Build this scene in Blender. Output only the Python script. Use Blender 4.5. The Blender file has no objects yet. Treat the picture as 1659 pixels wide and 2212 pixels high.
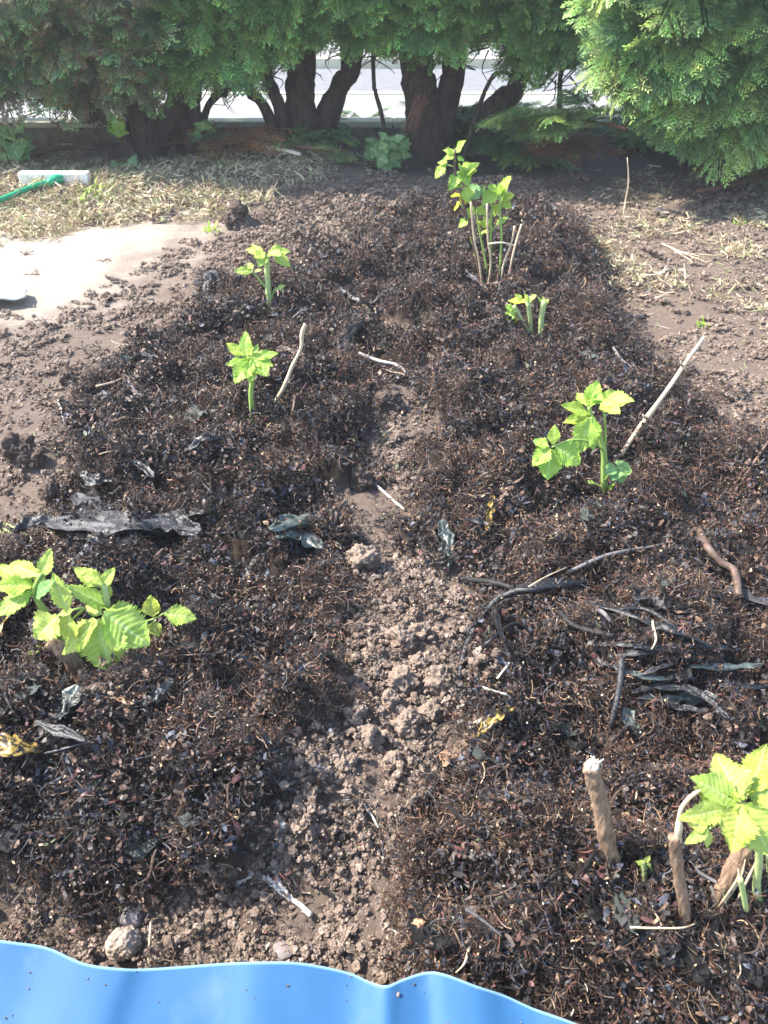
import bpy, math, random
import numpy as np
from mathutils import Vector, Matrix, noise as mnoise

# ------------------------------------------------------------------ camera, light, exposure
sc = bpy.context.scene
COL = sc.collection
CAMZ, PITCH, VF = 0.85, math.radians(34.8), math.radians(65.0)
SH = 4.8
cam = bpy.data.cameras.new('camera')
co = bpy.data.objects.new('camera', cam); COL.objects.link(co)
co.location = (0, 0, CAMZ); co.rotation_euler = (math.pi/2 - PITCH, 0, 0)
cam.sensor_fit = 'VERTICAL'; cam.sensor_height = SH; cam.sensor_width = SH*0.75
cam.lens = SH/2/math.tan(VF/2)
cam.clip_start = 0.02; cam.clip_end = 500
cam.dof.use_dof = True; cam.dof.focus_distance = 1.15; cam.dof.aperture_fstop = 2.2
sc.camera = co
SUN_EL, SUN_AZ = math.radians(48), math.radians(-80)     # azimuth from +Y, negative = to the left
w = bpy.data.worlds.new('World'); sc.world = w; w.use_nodes = True
nt = w.node_tree; bg = nt.nodes['Background']
sky = nt.nodes.new('ShaderNodeTexSky'); sky.sky_type = 'NISHITA'; sky.sun_disc = False
sky.sun_elevation = SUN_EL; sky.sun_rotation = SUN_AZ
nt.links.new(sky.outputs[0], bg.inputs[0]); bg.inputs[1].default_value = 0.15
sun = bpy.data.lights.new('sun', 'SUN'); sun.energy = 3.9; sun.angle = math.radians(1.6); sun.color = (1, 0.95, 0.87)
so = bpy.data.objects.new('sun', sun); COL.objects.link(so)
sdir = Vector((math.sin(SUN_AZ)*math.cos(SUN_EL), math.cos(SUN_AZ)*math.cos(SUN_EL), math.sin(SUN_EL)))
so.rotation_euler = sdir.to_track_quat('Z', 'Y').to_euler(); so.location = (-3, 3, 6)
sc.view_settings.view_transform = 'Standard'; sc.view_settings.look = 'None'
sc.view_settings.gamma = 1; sc.view_settings.use_curve_mapping = False
sc.view_settings.exposure = 1.92
sc.cycles.max_bounces = 6; sc.cycles.transparent_max_bounces = 8
sc.cycles.diffuse_bounces = 3; sc.cycles.glossy_bounces = 2; sc.cycles.sample_clamp_indirect = 4

random.seed(7); RNG = np.random.default_rng(7)

# ------------------------------------------------------------------ measuring: photo pixels (1659 wide) to the place
FP = 1106/math.tan(VF/2)
CP, SP = math.cos(PITCH), math.sin(PITCH)
def ray(px, py):
    a = (px-829.5)/FP; b = (py-1106)/FP
    return Vector((a, CP - b*SP, -SP - b*CP))
def onz(px, py, z=0.0):
    r = ray(px, py); t = (z-CAMZ)/r.z
    return Vector((r.x*t, r.y*t, z))
def aty(px, py, Y):
    r = ray(px, py); t = Y/r.y
    return Vector((r.x*t, Y, CAMZ + r.z*t))
def unit(p):                      # metres per photo pixel at a point
    return Vector((p.x, p.y, p.z-CAMZ)).dot(Vector((0, CP, -SP)))/FP

# ------------------------------------------------------------------ noise
_prm = np.random.default_rng(3).permutation(512).astype(np.int64)
_ang = np.random.default_rng(4).random(512)*2*np.pi
_gx, _gy = np.cos(_ang), np.sin(_ang)
def gn(x, y, s=0):
    x = np.asarray(x, float) + s*17.31; y = np.asarray(y, float) + s*9.77
    xi = np.floor(x).astype(np.int64); yi = np.floor(y).astype(np.int64)
    xf = x-xi; yf = y-yi
    u = xf*xf*xf*(xf*(xf*6-15)+10); v = yf*yf*yf*(yf*(yf*6-15)+10)
    def g(i, j, fx, fy):
        h = _prm[(_prm[(xi+i) & 511] + yi + j) & 511]
        return _gx[h]*fx + _gy[h]*fy
    a = g(0,0,xf,yf); b = g(1,0,xf-1,yf); c = g(0,1,xf,yf-1); d = g(1,1,xf-1,yf-1)
    return (a*(1-u)+b*u)*(1-v) + (c*(1-u)+d*u)*v
def sstep(a, b, x):
    t = np.clip((x-a)/(b-a), 0, 1); return t*t*(3-2*t)
def polyd(x, y, poly):            # signed distance, positive inside
    x = np.asarray(x, float); y = np.asarray(y, float)
    d = np.full(x.shape, 1e9); ins = np.zeros(x.shape, bool); n = len(poly)
    for i in range(n):
        ax, ay = poly[i]; bx, by = poly[(i+1) % n]
        ex, ey = bx-ax, by-ay; L = ex*ex+ey*ey
        t = np.clip(((x-ax)*ex+(y-ay)*ey)/L, 0, 1)
        d = np.minimum(d, (x-ax-t*ex)**2+(y-ay-t*ey)**2)
        if ay != by:
            c = ((ay > y) != (by > y)) & (x < (bx-ax)*(y-ay)/(by-ay)+ax); ins ^= c
    return np.where(ins, 1, -1)*np.sqrt(d)
def W(pts, z=0.05): return [tuple(onz(px, py, z)[:2]) for px, py in pts]

MULCH = W([(-700,1900),(-60,1900),(0,1901),(120,1921),(220,1941),(435,1926),(525,1886),(548,1826),(560,1775),(628,1730),(632,1600),(700,1520),
           (735,1470),(750,1384),(750,1288),(757,1217),(747,1147),(770,1060),(780,960),(800,900),(830,860),(900,860),(920,900),(930,960),
           (900,1050),(880,1120),(890,1180),(950,1230),(1000,1290),(1010,1400),(990,1470),(965,1560),(975,1640),(940,1690),(900,1760),(870,1830),
           (860,1900),(870,2000),(895,2090),(940,2140),(1100,2300),(1300,2600),(2600,2600),(2600,1300),(2100,1060),(1659,950),(1560,905),(1480,860),
           (1400,780),(1330,705),(1290,640),(1295,570),(1225,500),(1130,445),(960,440),(870,470),(820,520),(740,560),(640,590),(520,615),
           (440,640),(400,690),(330,745),(200,830),(130,900),(170,1000),(150,1090),(60,1130),(0,1170),(-700,1330)])
BED = W([(-700,1900),(0,1901),(430,1940),(700,2000),(900,2300),(2600,2600),(2600,1300),(1659,950),(1400,780),(1290,600),(1200,480),(900,420),(640,470),(420,600),(200,800),(100,950),(100,1100),(-700,1330)])
CHAN = W([(760,1230),(960,1240),(1000,1400),(960,1550),(930,1680),(880,1800),(870,1950),(880,2080),(640,1990),(600,1900),(640,1700),(650,1600),(740,1480)])
PALE_GLARE = W([(-500,470),(60,470),(330,485),(420,500),(330,540),(240,600),(180,650),(60,680),(-500,700)], 0)  # pale soil, with sun spot and glare put into its colour
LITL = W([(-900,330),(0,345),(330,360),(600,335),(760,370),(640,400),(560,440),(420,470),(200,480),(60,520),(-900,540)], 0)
LITR = W([(1100,400),(1300,390),(1500,380),(2300,380),(2600,800),(1659,760),(1500,740),(1350,640),(1300,560),(1230,470)], 0)
CHUNK = W([(860,440),(800,520),(640,590),(400,690),(560,560),(480,480),(620,420),(760,400)], 0.05)

def bump(px, py, rx, ry, h, z=0.03):
    p = onz(px, py, z); return (p.x, p.y, rx, ry, h)
BUMPS = [bump(590,350,.30,.16,.09), bump(480,385,.5,.12,.05), bump(250,420,.5,.2,.03), bump(60,400,.4,.2,.04), bump(690,370,.3,.15,.05),
         bump(520,480,.07,.04,.05), bump(1050,600,.22,.2,.05), bump(1150,520,.25,.25,.05), bump(1300,1090,.10,.07,.03), bump(1230,1010,.08,.05,-.02),
         bump(700,930,.35,.14,.03), bump(1050,1090,.1,.06,.035), bump(1050,1170,.12,.05,-.02), bump(600,1690,.07,.06,.025), bump(480,1830,.09,.03,.02),
         bump(300,1560,.10,.05,.02), bump(950,1240,.05,.02,.015), bump(1400,1880,.06,.03,-.02), bump(1560,1960,.12,.05,.015), bump(60,990,.05,.03,.035),
         bump(130,1070,.03,.02,.03), bump(300,1190,.15,.03,.02), bump(840,880,.05,.02,.02), bump(1250,2150,.2,.06,.02), bump(1500,1430,.15,.05,.015),
         bump(1230,1500,.05,.02,-.02), bump(800,520,.12,.08,.04), bump(1220,700,.2,.15,.02), bump(1500,900,.15,.08,.02)]
def masks(x, y):
    n = gn(x*9, y*9, 1)*.045 + gn(x*28, y*28, 2)*.02 + gn(x*70, y*70, 3)*.010
    sc_ = 0.6 + 0.5*np.clip(y, 0, 4)
    m = sstep(-.008, .018, polyd(x, y, MULCH) + n*sc_ - .004)
    st = sstep(.24, .02, np.abs(x - (.03+.02*(y-1.8)) + .05*gn(y*2.5, x*0+2, 40)))*sstep(1.45, 1.7, y)*sstep(4.0, 3.2, y)
    pt = gn(x*6, y*6, 41)+.6*gn(x*14, y*14, 42)+.3*gn(x*40, y*40, 43)
    m = m*(1-st*sstep(-.10, .12, pt))*(1-sstep(2.0, 3.4, y)*.8*sstep(.22, .36, pt))*(1-.9*sstep(.34, .42, pt)*sstep(.95, 1.2, y))
    return m, n*sc_
def H(x, y):
    x = np.asarray(x, float); y = np.asarray(y, float)
    m, n = masks(x, y)
    bed = sstep(-.10, .16, polyd(x, y, BED))
    z = .045*bed + m*np.maximum(.006, .024 + .024*gn(x*3.4, y*3.4, 15) + .070*gn(x*7.5, y*7.5, 5) + .050*gn(x*16, y*16, 6) + .036*np.abs(gn(x*34, y*34, 7)) + .007*gn(x*90, y*90, 8))
    ch = sstep(-.03, .03, polyd(x, y, CHAN)+n*.5)
    chk = sstep(-.08, .08, polyd(x, y, CHUNK))
    soil = (1-m)*(np.clip(.28+gn(x*2.2, y*2.2, 9)*.9 + ch*.8 + chk*1.8 + .5*sstep(1.1,.6,y), .30, 2.2))
    z = z + soil*(.011*np.abs(gn(x*19, y*19, 10)) + .010*np.abs(gn(x*46, y*46, 11)) + .007*np.abs(gn(x*95, y*95, 12)) + .0035*np.abs(gn(x*190, y*190, 14))) + (1-m)*.018*gn(x*2.7, y*2.7, 13)
    for bx, by, rx, ry, h in BUMPS:
        z = z + h*np.exp(-((x-bx)/rx)**2-((y-by)/ry)**2)
    z = z * (.30 + .70*sstep(.26, .40, y))
    z = z * (1 - sstep(4.0, 4.6, y)*.8) - .05*sstep(4.9, 5.1, y)
    return z
def Hs(x, y): return float(H(np.array([x]), np.array([y]))[0])
def g(px, py, dz=0.0):            # the ground point seen at a photo pixel
    z = 0.05
    for _ in range(6):
        p = onz(px, py, z); z = .5*z + .5*(Hs(p.x, p.y))
    p = onz(px, py, z)
    return Vector((p.x, p.y, Hs(p.x, p.y) + dz))

# ------------------------------------------------------------------ materials
def mat(name): 
    m = bpy.data.materials.new(name); m.use_nodes = True
    nt = m.node_tree; b = nt.nodes['Principled BSDF']
    return m, nt, b
def N(nt, t, **k):
    n = nt.nodes.new(t)
    for a, v in k.items(): setattr(n, a, v)
    return n
def ramp(nt, fac, stops):
    r = N(nt, 'ShaderNodeValToRGB'); e = r.color_ramp.elements
    while len(e) < len(stops): e.new(0.5)
    for i, (p, c) in enumerate(stops): e[i].position = p; e[i].color = (*c, 1)
    nt.links.new(fac, r.inputs[0]); return r.outputs[0]
def noise_(nt, vec, scale, det=6, rough=.6):
    n = N(nt, 'ShaderNodeTexNoise'); n.inputs['Scale'].default_value = scale; n.inputs['Detail'].default_value = det
    n.inputs['Roughness'].default_value = rough
    nt.links.new(vec, n.inputs['Vector']); return n.outputs['Fac']
def geo(nt): return N(nt, 'ShaderNodeNewGeometry').outputs['Position']
def objc(nt): return N(nt, 'ShaderNodeTexCoord').outputs['Object']
def mix(nt, f, a, b, mode='MIX'):
    m = N(nt, 'ShaderNodeMix', data_type='RGBA', blend_type=mode)
    for i, v in ((0, f), (6, a), (7, b)):
        if isinstance(v, (int, float)): m.inputs[i].default_value = v
        elif isinstance(v, tuple): m.inputs[i].default_value = (*v, 1)
        else: nt.links.new(v, m.inputs[i])
    return m.outputs[2]
def bumpn(nt, b, h, dist, s=1.0):
    n = N(nt, 'ShaderNodeBump'); n.inputs['Distance'].default_value = dist; n.inputs['Strength'].default_value = s
    nt.links.new(h, n.inputs['Height']); nt.links.new(n.outputs[0], b.inputs['Normal'])
def simple(name, c1, c2, scale=30, rough=.7, bump_=.0, spec=.3, stretch=None, transl=0.0):
    m, nt, b = mat(name); v = objc(nt)
    if stretch:
        mp = N(nt, 'ShaderNodeMapping'); mp.inputs['Scale'].default_value = stretch; nt.links.new(v, mp.inputs[0]); v = mp.outputs[0]
    f = noise_(nt, v, scale)
    c = ramp(nt, f, [(.3, c1), (.7, c2)])
    nt.links.new(c, b.inputs['Base Color'])
    b.inputs['Roughness'].default_value = rough; b.inputs['Specular IOR Level'].default_value = spec
    if bump_: bumpn(nt, b, f, bump_)
    if transl: addtrans(nt, b, c, transl)
    return m
def addtrans(nt, b, c, f):
    t = N(nt, 'ShaderNodeBsdfTranslucent'); ms = N(nt, 'ShaderNodeMixShader'); ms.inputs[0].default_value = f
    nt.links.new(c, t.inputs[0]); nt.links.new(b.outputs[0], ms.inputs[1]); nt.links.new(t.outputs[0], ms.inputs[2])
    nt.links.new(ms.outputs[0], nt.nodes['Material Output'].inputs[0])
def attrmat(name, attr='col', rough=.6, spec=.4, transl=0.0, var=.35, bump_=0, vscale=300):
    m, nt, b = mat(name)
    a = N(nt, 'ShaderNodeAttribute'); a.attribute_name = attr
    f = noise_(nt, geo(nt), vscale, 3)
    c = mix(nt, 1.0, a.outputs['Color'], ramp(nt, f, [(.3, (1-var,)*3), (.75, (1+var,)*3)]), 'MULTIPLY')
    nt.links.new(c, b.inputs['Base Color'])
    b.inputs['Roughness'].default_value = rough; b.inputs['Specular IOR Level'].default_value = spec
    if bump_: bumpn(nt, b, f, bump_)
    if transl: addtrans(nt, b, c, transl)
    return m
M = {}
def ground_mat():
    m, nt, b = mat('garden_soil'); p = geo(nt)
    a = N(nt, 'ShaderNodeAttribute'); a.attribute_name = 'mask'
    s = N(nt, 'ShaderNodeSeparateColor'); nt.links.new(a.outputs['Color'], s.inputs[0])
    n1 = noise_(nt, p, 9, 10, .75); n2 = noise_(nt, p, 95, 8, .8); n3 = noise_(nt, p, 700, 3, .7)
    soil = mix(nt, .5, ramp(nt, n1, [(.3, (.160,.114,.085)), (.7, (.245,.185,.145))]), ramp(nt, n2, [(.3, (.105,.076,.058)), (.5, (.20,.147,.114)), (.72, (.35,.27,.21))]))
    mul = ramp(nt, n2, [(.3, (.012,.008,.006)), (.55, (.04,.024,.016)), (.72, (.11,.07,.04))])
    pale = ramp(nt, n2, [(.3, (.47,.39,.31)), (.7, (.66,.57,.47))])  # pale soil tone, whitened further for the sun and glare there
    darksoil_shade = ramp(nt, n2, [(.3, (.045,.033,.026)), (.7, (.10,.072,.055))])  # colour of the dark crumbly soil and of the painted hedge shade
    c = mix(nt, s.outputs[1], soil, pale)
    c = mix(nt, s.outputs[2], c, darksoil_shade)
    c = mix(nt, s.outputs[0], c, mul)
    nt.links.new(c, b.inputs['Base Color']); b.inputs['Roughness'].default_value = .85; b.inputs['Specular IOR Level'].default_value = .25
    ad = N(nt, 'ShaderNodeMath', operation='ADD'); nt.links.new(n2, ad.inputs[0]); nt.links.new(n3, ad.inputs[1])
    bumpn(nt, b, ad.outputs[0], .006, 1.0)
    return m
M['ground'] = ground_mat()
M['mulch'] = attrmat('wet_mulch', rough=.55, spec=.4, var=.4)
M['crumb'] = attrmat('soil_crumb', rough=.9, spec=.2, var=.5, bump_=.0015, vscale=420)
M['straw'] = attrmat('dry_straw', rough=.6, spec=.35, transl=.2, var=.2)
M['frond'] = attrmat('conifer_foliage', rough=.5, spec=.35, transl=.30, var=.3, vscale=60)
M['bark'] = simple('conifer_bark', (.033,.023,.018), (.115,.082,.064), 55, .9, .012, .15, (1,1,.25))
M['redbark'] = simple('peeling_red_bark', (.10,.045,.03), (.26,.13,.09), 60, .8, .004, .2)
M['twig'] = simple('dark_wet_twig', (.007,.006,.006), (.030,.025,.024), 90, .6, .003, .3)
M['greytwig'] = simple('grey_twig', (.07,.062,.062), (.20,.18,.18), 90, .6, .002, .4)
M['browntwig'] = simple('brown_twig', (.06,.04,.03), (.17,.11,.08), 90, .5, .002, .4)
M['cane'] = simple('dry_cane', (.34,.24,.15), (.62,.50,.34), 60, .5, .001, .4)
M['canebark'] = simple('cane_bark', (.075,.042,.028), (.36,.24,.155), 230, .7, .003, .3, (1,1,.14))
M['wood'] = simple('bare_wood', (.50,.40,.28), (.75,.65,.50), 120, .6, .001, .3)
M['whitewood'] = simple('bleached_sprig', (.46,.40,.33), (.72,.66,.59), 120, .6, .001, .3)
M['stem'] = simple('green_stem', (.22,.33,.07), (.34,.46,.12), 60, .5, .0005, .4, transl=.15)
M['palestem'] = simple('pale_stem', (.38,.46,.17), (.52,.60,.26), 60, .5, .0005, .4, transl=.2)
M['kelp'] = simple('black_seaweed', (.005,.005,.005), (.018,.016,.017), 60, .38, .005, .5)
M['greykelp'] = simple('grey_seaweed', (.011,.010,.011), (.052,.048,.052), 60, .5, .004, .4)
M['olivekelp'] = simple('olive_seaweed', (.035,.045,.038), (.14,.16,.135), 50, .4, .004, .6)
def spotted():
    m, nt, b = mat('yellow_seaweed'); p = objc(nt)
    f = noise_(nt, p, 130, 3); f2 = noise_(nt, p, 40, 3)
    c = mix(nt, ramp(nt, f, [(.46, (0,0,0)), (.52, (1,1,1))]), ramp(nt, f2, [(.3,(.30,.16,.015)),(.7,(.42,.32,.09))]), (.03,.02,.012))
    nt.links.new(c, b.inputs['Base Color']); b.inputs['Roughness'].default_value = .35; addtrans(nt, b, c, .2); return m
M['yellow'] = spotted()
M['stone'] = simple('pale_stone', (.19,.145,.11), (.36,.285,.225), 90, .8, .003, .3)
M['white'] = simple('white_pebble', (.42,.37,.31), (.66,.61,.54), 90, .5, .001, .4)
M['slate'] = simple('mauve_stone', (.14,.115,.11), (.24,.20,.19), 50, .7, .001, .3)
M['concrete'] = simple('weathered_concrete', (.10,.085,.065), (.26,.23,.18), 12, .9, .004, .2)
M['coping'] = simple('cream_concrete', (.40,.38,.27), (.60,.57,.44), 9, .85, .003, .2)
M['asphalt'] = simple('pale_worn_asphalt', (.13,.13,.137), (.19,.19,.20), 14, .8, .003, .3)
M['paving'] = simple('pale_paving', (.22,.22,.215), (.29,.285,.275), 6, .8, .003, .3)
M['verge'] = simple('verge_grass', (.05,.09,.02), (.10,.15,.04), 20, .8, .01, .2)
M['broomwhite'] = simple('cream_painted_wood', (.66,.62,.52), (.78,.75,.66), 14, .5, .001, .4)
M['broomgreen'] = simple('green_plastic_coat', (.01,.22,.10), (.02,.32,.15), 20, .35, 0, .5)
M['bristle'] = simple('bristle_fibre', (.10,.07,.04), (.2,.14,.09), 40, .7, 0, .3)
M['sheet'] = simple('white_sheet', (.62,.62,.60), (.78,.78,.76), 14, .6, .002, .3)
def leafm(name, c1, c2, cv, tr=.38):
    m, nt, b = mat(name); a = N(nt, 'ShaderNodeAttribute'); a.attribute_name = 'vein'
    f = noise_(nt, geo(nt), 55, 4)
    c = mix(nt, a.outputs['Fac'], ramp(nt, f, [(.3, c1), (.7, c2)]), cv)
    oi = N(nt, 'ShaderNodeObjectInfo'); c = mix(nt, 1.0, c, ramp(nt, oi.outputs['Random'], [(0, (.80,.93,.85)), (.5, (1,1,1)), (1, (1.12,1.0,.85))]), 'MULTIPLY')
    nt.links.new(c, b.inputs['Base Color']); b.inputs['Roughness'].default_value = .48; b.inputs['Specular IOR Level'].default_value = .35
    bumpn(nt, b, noise_(nt, geo(nt), 500, 3), .0008)
    addtrans(nt, b, c, tr); return m
M['leaf'] = leafm('bright_leaf', (.27,.45,.05), (.40,.54,.09), (.50,.64,.20))
M['leaflime'] = leafm('lime_leaf', (.33,.46,.05), (.48,.54,.13), (.56,.66,.24))
M['leafdeep'] = leafm('deep_green_leaf', (.12,.24,.07), (.19,.33,.11), (.28,.42,.18), .25)
M['leafyellow'] = leafm('yellow_leaf', (.55,.52,.03), (.66,.62,.06), (.6,.62,.15))
M['ivy'] = leafm('ivy_leaf', (.10,.19,.06), (.20,.32,.12), (.3,.42,.2), .2)
M['oldleaf'] = simple('withered_leaf', (.25,.13,.06), (.50,.32,.20), 60, .5, .001, .4, transl=.2)
def blue():
    m, nt, b = mat('blue_plastic'); p = objc(nt)
    f = noise_(nt, p, 7, 4); d = noise_(nt, p, 55, 5, .7); e = noise_(nt, p, 16, 5, .6)
    c = ramp(nt, f, [(.3, (.020,.086,.190)), (.7, (.032,.106,.220))])
    c = mix(nt, ramp(nt, e, [(.58, (0,0,0)), (.85, (.35,.35,.35))]), c, (.16,.22,.28))
    c = mix(nt, ramp(nt, d, [(.71, (0,0,0)), (.80, (.5,.5,.5))]), c, (.13,.095,.08))
    a = N(nt, 'ShaderNodeAttribute'); a.attribute_name = 'vein'
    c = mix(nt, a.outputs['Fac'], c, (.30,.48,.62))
    nt.links.new(c, b.inputs['Base Color']); b.inputs['Roughness'].default_value = .6; b.inputs['Specular IOR Level'].default_value = .2
    bumpn(nt, b, f, .002); addtrans(nt, b, c, .08); return m
M['blue'] = blue()

# ------------------------------------------------------------------ object helpers
def mesh_np(name, V, F, material=None, smooth=False, attrs=None):
    me = bpy.data.meshes.new(name); V = np.asarray(V, np.float32).reshape(-1, 3)
    if isinstance(F, np.ndarray):
        k = F.shape[1]; n = len(F)
        me.vertices.add(len(V)); me.vertices.foreach_set('co', V.ravel())
        me.loops.add(n*k); me.loops.foreach_set('vertex_index', F.ravel().astype(np.int32))
        me.polygons.add(n); me.polygons.foreach_set('loop_start', np.arange(n, dtype=np.int32)*k)
    else: me.from_pydata([tuple(map(float, v)) for v in V], [], F)
    me.update(calc_edges=True)
    if smooth: me.polygons.foreach_set('use_smooth', np.ones(len(me.polygons), bool))
    for an, (ty, data) in (attrs or {}).items():
        at = me.attributes.new(an, ty, 'POINT'); data = np.asarray(data, np.float32)
        at.data.foreach_set('color' if ty == 'FLOAT_COLOR' else ('vector' if ty == 'FLOAT_VECTOR' else 'value'), data.ravel())
    if material: me.materials.append(material)
    return me
class MB:
    def __init__(s): s.v = []; s.f = []; s.a = []
    def add(s, V, F, a=None):
        o = len(s.v); s.v += [Vector(x) for x in V]; s.f += [tuple(i+o for i in q) for q in F]; s.a += list(a) if a is not None else [0.0]*len(V)
        return s
    def tube(s, pts, r, sides=6, wob=0.0, cap=True, sub=1, a=0.0):
        pts = [Vector(p) for p in pts]; n0 = len(pts)
        rr = list(r) if isinstance(r, (list, tuple)) else [r]*n0
        if sub > 1:                                   # Catmull-Rom
            P = [pts[0]] + pts + [pts[-1]]; q = []; r2 = []
            for i in range(n0-1):
                a0, b0, c0, d0 = P[i], P[i+1], P[i+2], P[i+3]
                for k in range(sub):
                    t = k/sub
                    q.append(.5*((2*b0)+(c0-a0)*t+(2*a0-5*b0+4*c0-d0)*t*t+(3*b0-a0-3*c0+d0)*t**3)); r2.append(rr[i]*(1-t)+rr[i+1]*t)
            q.append(pts[-1]); r2.append(rr[-1]); pts, rr = q, r2
        n = len(pts); V = []; F = []; up = None
        for i in range(n):
            d = (pts[min(i+1, n-1)]-pts[max(i-1, 0)])
            if d.length < 1e-9: d = Vector((0,0,1))
            d.normalize()
            if up is None: up = d.orthogonal().normalized()
            up = (up - d*up.dot(d)).normalized(); w_ = d.cross(up)
            for k in range(sides):
                th = 2*math.pi*k/sides; R = rr[i]
                if wob: R *= 1 + wob*mnoise.noise(Vector((math.cos(th)*1.4, math.sin(th)*1.4, i*.35 + pts[0].x*50))) + wob*.5*mnoise.noise(Vector((math.cos(th)*4, math.sin(th)*4, i*.9)))
                V.append(pts[i] + (up*math.cos(th)+w_*math.sin(th))*R)
        for i in range(n-1):
            for k in range(sides):
                k2 = (k+1) % sides
                F.append((i*sides+k, i*sides+k2, (i+1)*sides+k2, (i+1)*sides+k))
        if cap: F.append(tuple(range(sides))[::-1]); F.append(tuple((n-1)*sides+k for k in range(sides)))
        return s.add(V, F, [a]*len(V))
    def box(s, c, d, rz=0.0, bev=0.0):
        c = Vector(c); V = []
        R = Matrix.Rotation(rz, 3, 'Z')
        for z in (-1, 1):
            for x, y in ((-1,-1),(1,-1),(1,1),(-1,1)): V.append(c + R @ Vector((x*d[0]/2, y*d[1]/2, z*d[2]/2)))
        return s.add(V, [(0,3,2,1),(4,5,6,7),(0,1,5,4),(1,2,6,5),(2,3,7,6),(3,0,4,7)])
    def build(s, name, m, parent=None, smooth=True, bev=0):
        off = parent_off(parent)
        me = bpy.data.meshes.new(name); me.from_pydata([tuple(v-off) for v in s.v], [], s.f); me.update()
        at = me.attributes.new('vein', 'FLOAT', 'POINT'); at.data.foreach_set('value', np.array(s.a, np.float32))
        me.materials.append(m)
        if smooth: me.polygons.foreach_set('use_smooth', np.ones(len(me.polygons), bool))
        o = bpy.data.objects.new(name, me); COL.objects.link(o)
        if parent: o.parent = parent
        if bev:
            b = o.modifiers.new('bevel', 'BEVEL'); b.width = bev; b.segments = 2
        return o
OFF = {}
def parent_off(p):
    o = Vector((0,0,0))
    while p is not None: o += p.location; p = p.parent
    return o
def tag(o, label=None, cat=None, group=None, kind=None):
    for k, v in (('label', label), ('category', cat), ('group', group), ('kind', kind)):
        if v: o[k] = v
    return o
def empty(name, loc, label, cat, group=None):
    o = bpy.data.objects.new(name, None); o.empty_display_size = .02; COL.objects.link(o); o.location = loc
    return tag(o, label, cat, group)
def recentre(o):                                      # origin of a one-mesh thing goes to its own middle
    vs = o.data.vertices; n = len(vs); a = np.empty(n*3, np.float32); vs.foreach_get('co', a); a = a.reshape(-1, 3)
    c = a.mean(0); c[2] = a[:, 2].min(); a -= c; vs.foreach_set('co', a.ravel()); o.location = Vector([float(q) for q in c]); o.data.update(); return o

# scattering: points with rotation, scale and kind, instanced by geometry nodes
def gn_group(coll):
    ng = bpy.data.node_groups.new('scatter', 'GeometryNodeTree')
    ng.interface.new_socket('Geometry', in_out='INPUT', socket_type='NodeSocketGeometry')
    ng.interface.new_socket('Geometry', in_out='OUTPUT', socket_type='NodeSocketGeometry')
    L = ng.links.new; nd = ng.nodes.new
    i = nd('NodeGroupInput'); o = nd('NodeGroupOutput'); ip = nd('GeometryNodeInstanceOnPoints'); ci = nd('GeometryNodeCollectionInfo')
    ci.inputs['Collection'].default_value = coll; ci.inputs['Separate Children'].default_value = True; ci.inputs['Reset Children'].default_value = True
    def at(n, t):
        a = nd('GeometryNodeInputNamedAttribute'); a.data_type = t; a.inputs['Name'].default_value = n; return a.outputs['Attribute']
    e = nd('FunctionNodeEulerToRotation'); L(at('rot', 'FLOAT_VECTOR'), e.inputs[0])
    L(i.outputs[0], ip.inputs['Points']); L(ci.outputs[0], ip.inputs['Instance']); ip.inputs['Pick Instance'].default_value = True
    L(at('kind_id', 'INT'), ip.inputs['Instance Index']); L(e.outputs[0], ip.inputs['Rotation']); L(at('size', 'FLOAT'), ip.inputs['Scale'])
    L(ip.outputs[0], o.inputs[0]); return ng
_groups = {}
def scatter(name, P, R, S, I, protos, parent=None, kind='stuff'):
    key = id(protos)
    if key not in _groups:
        c = bpy.data.collections.new(name + '_kinds')
        for k, me in enumerate(protos): c.objects.link(bpy.data.objects.new('%s_kind_%03d' % (name, k), me))
        _groups[key] = gn_group(c)
    P = np.asarray(P, np.float32)
    if parent is not None: P = P - np.array(parent_off(parent), np.float32)
    me = bpy.data.meshes.new(name); me.vertices.add(len(P)); me.vertices.foreach_set('co', P.ravel())
    a = me.attributes.new('rot', 'FLOAT_VECTOR', 'POINT'); a.data.foreach_set('vector', np.asarray(R, np.float32).ravel())
    a = me.attributes.new('size', 'FLOAT', 'POINT'); a.data.foreach_set('value', np.asarray(S, np.float32))
    a = me.attributes.new('kind_id', 'INT', 'POINT'); a.data.foreach_set('value', np.asarray(I, np.int32))
    me.materials.append(protos[0].materials[0])
    o = bpy.data.objects.new(name, me); COL.objects.link(o)
    if parent is not None: o.parent = parent
    md = o.modifiers.new('scatter', 'NODES'); md.node_group = _groups[key]
    if kind: o['kind'] = kind
    return o

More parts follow.
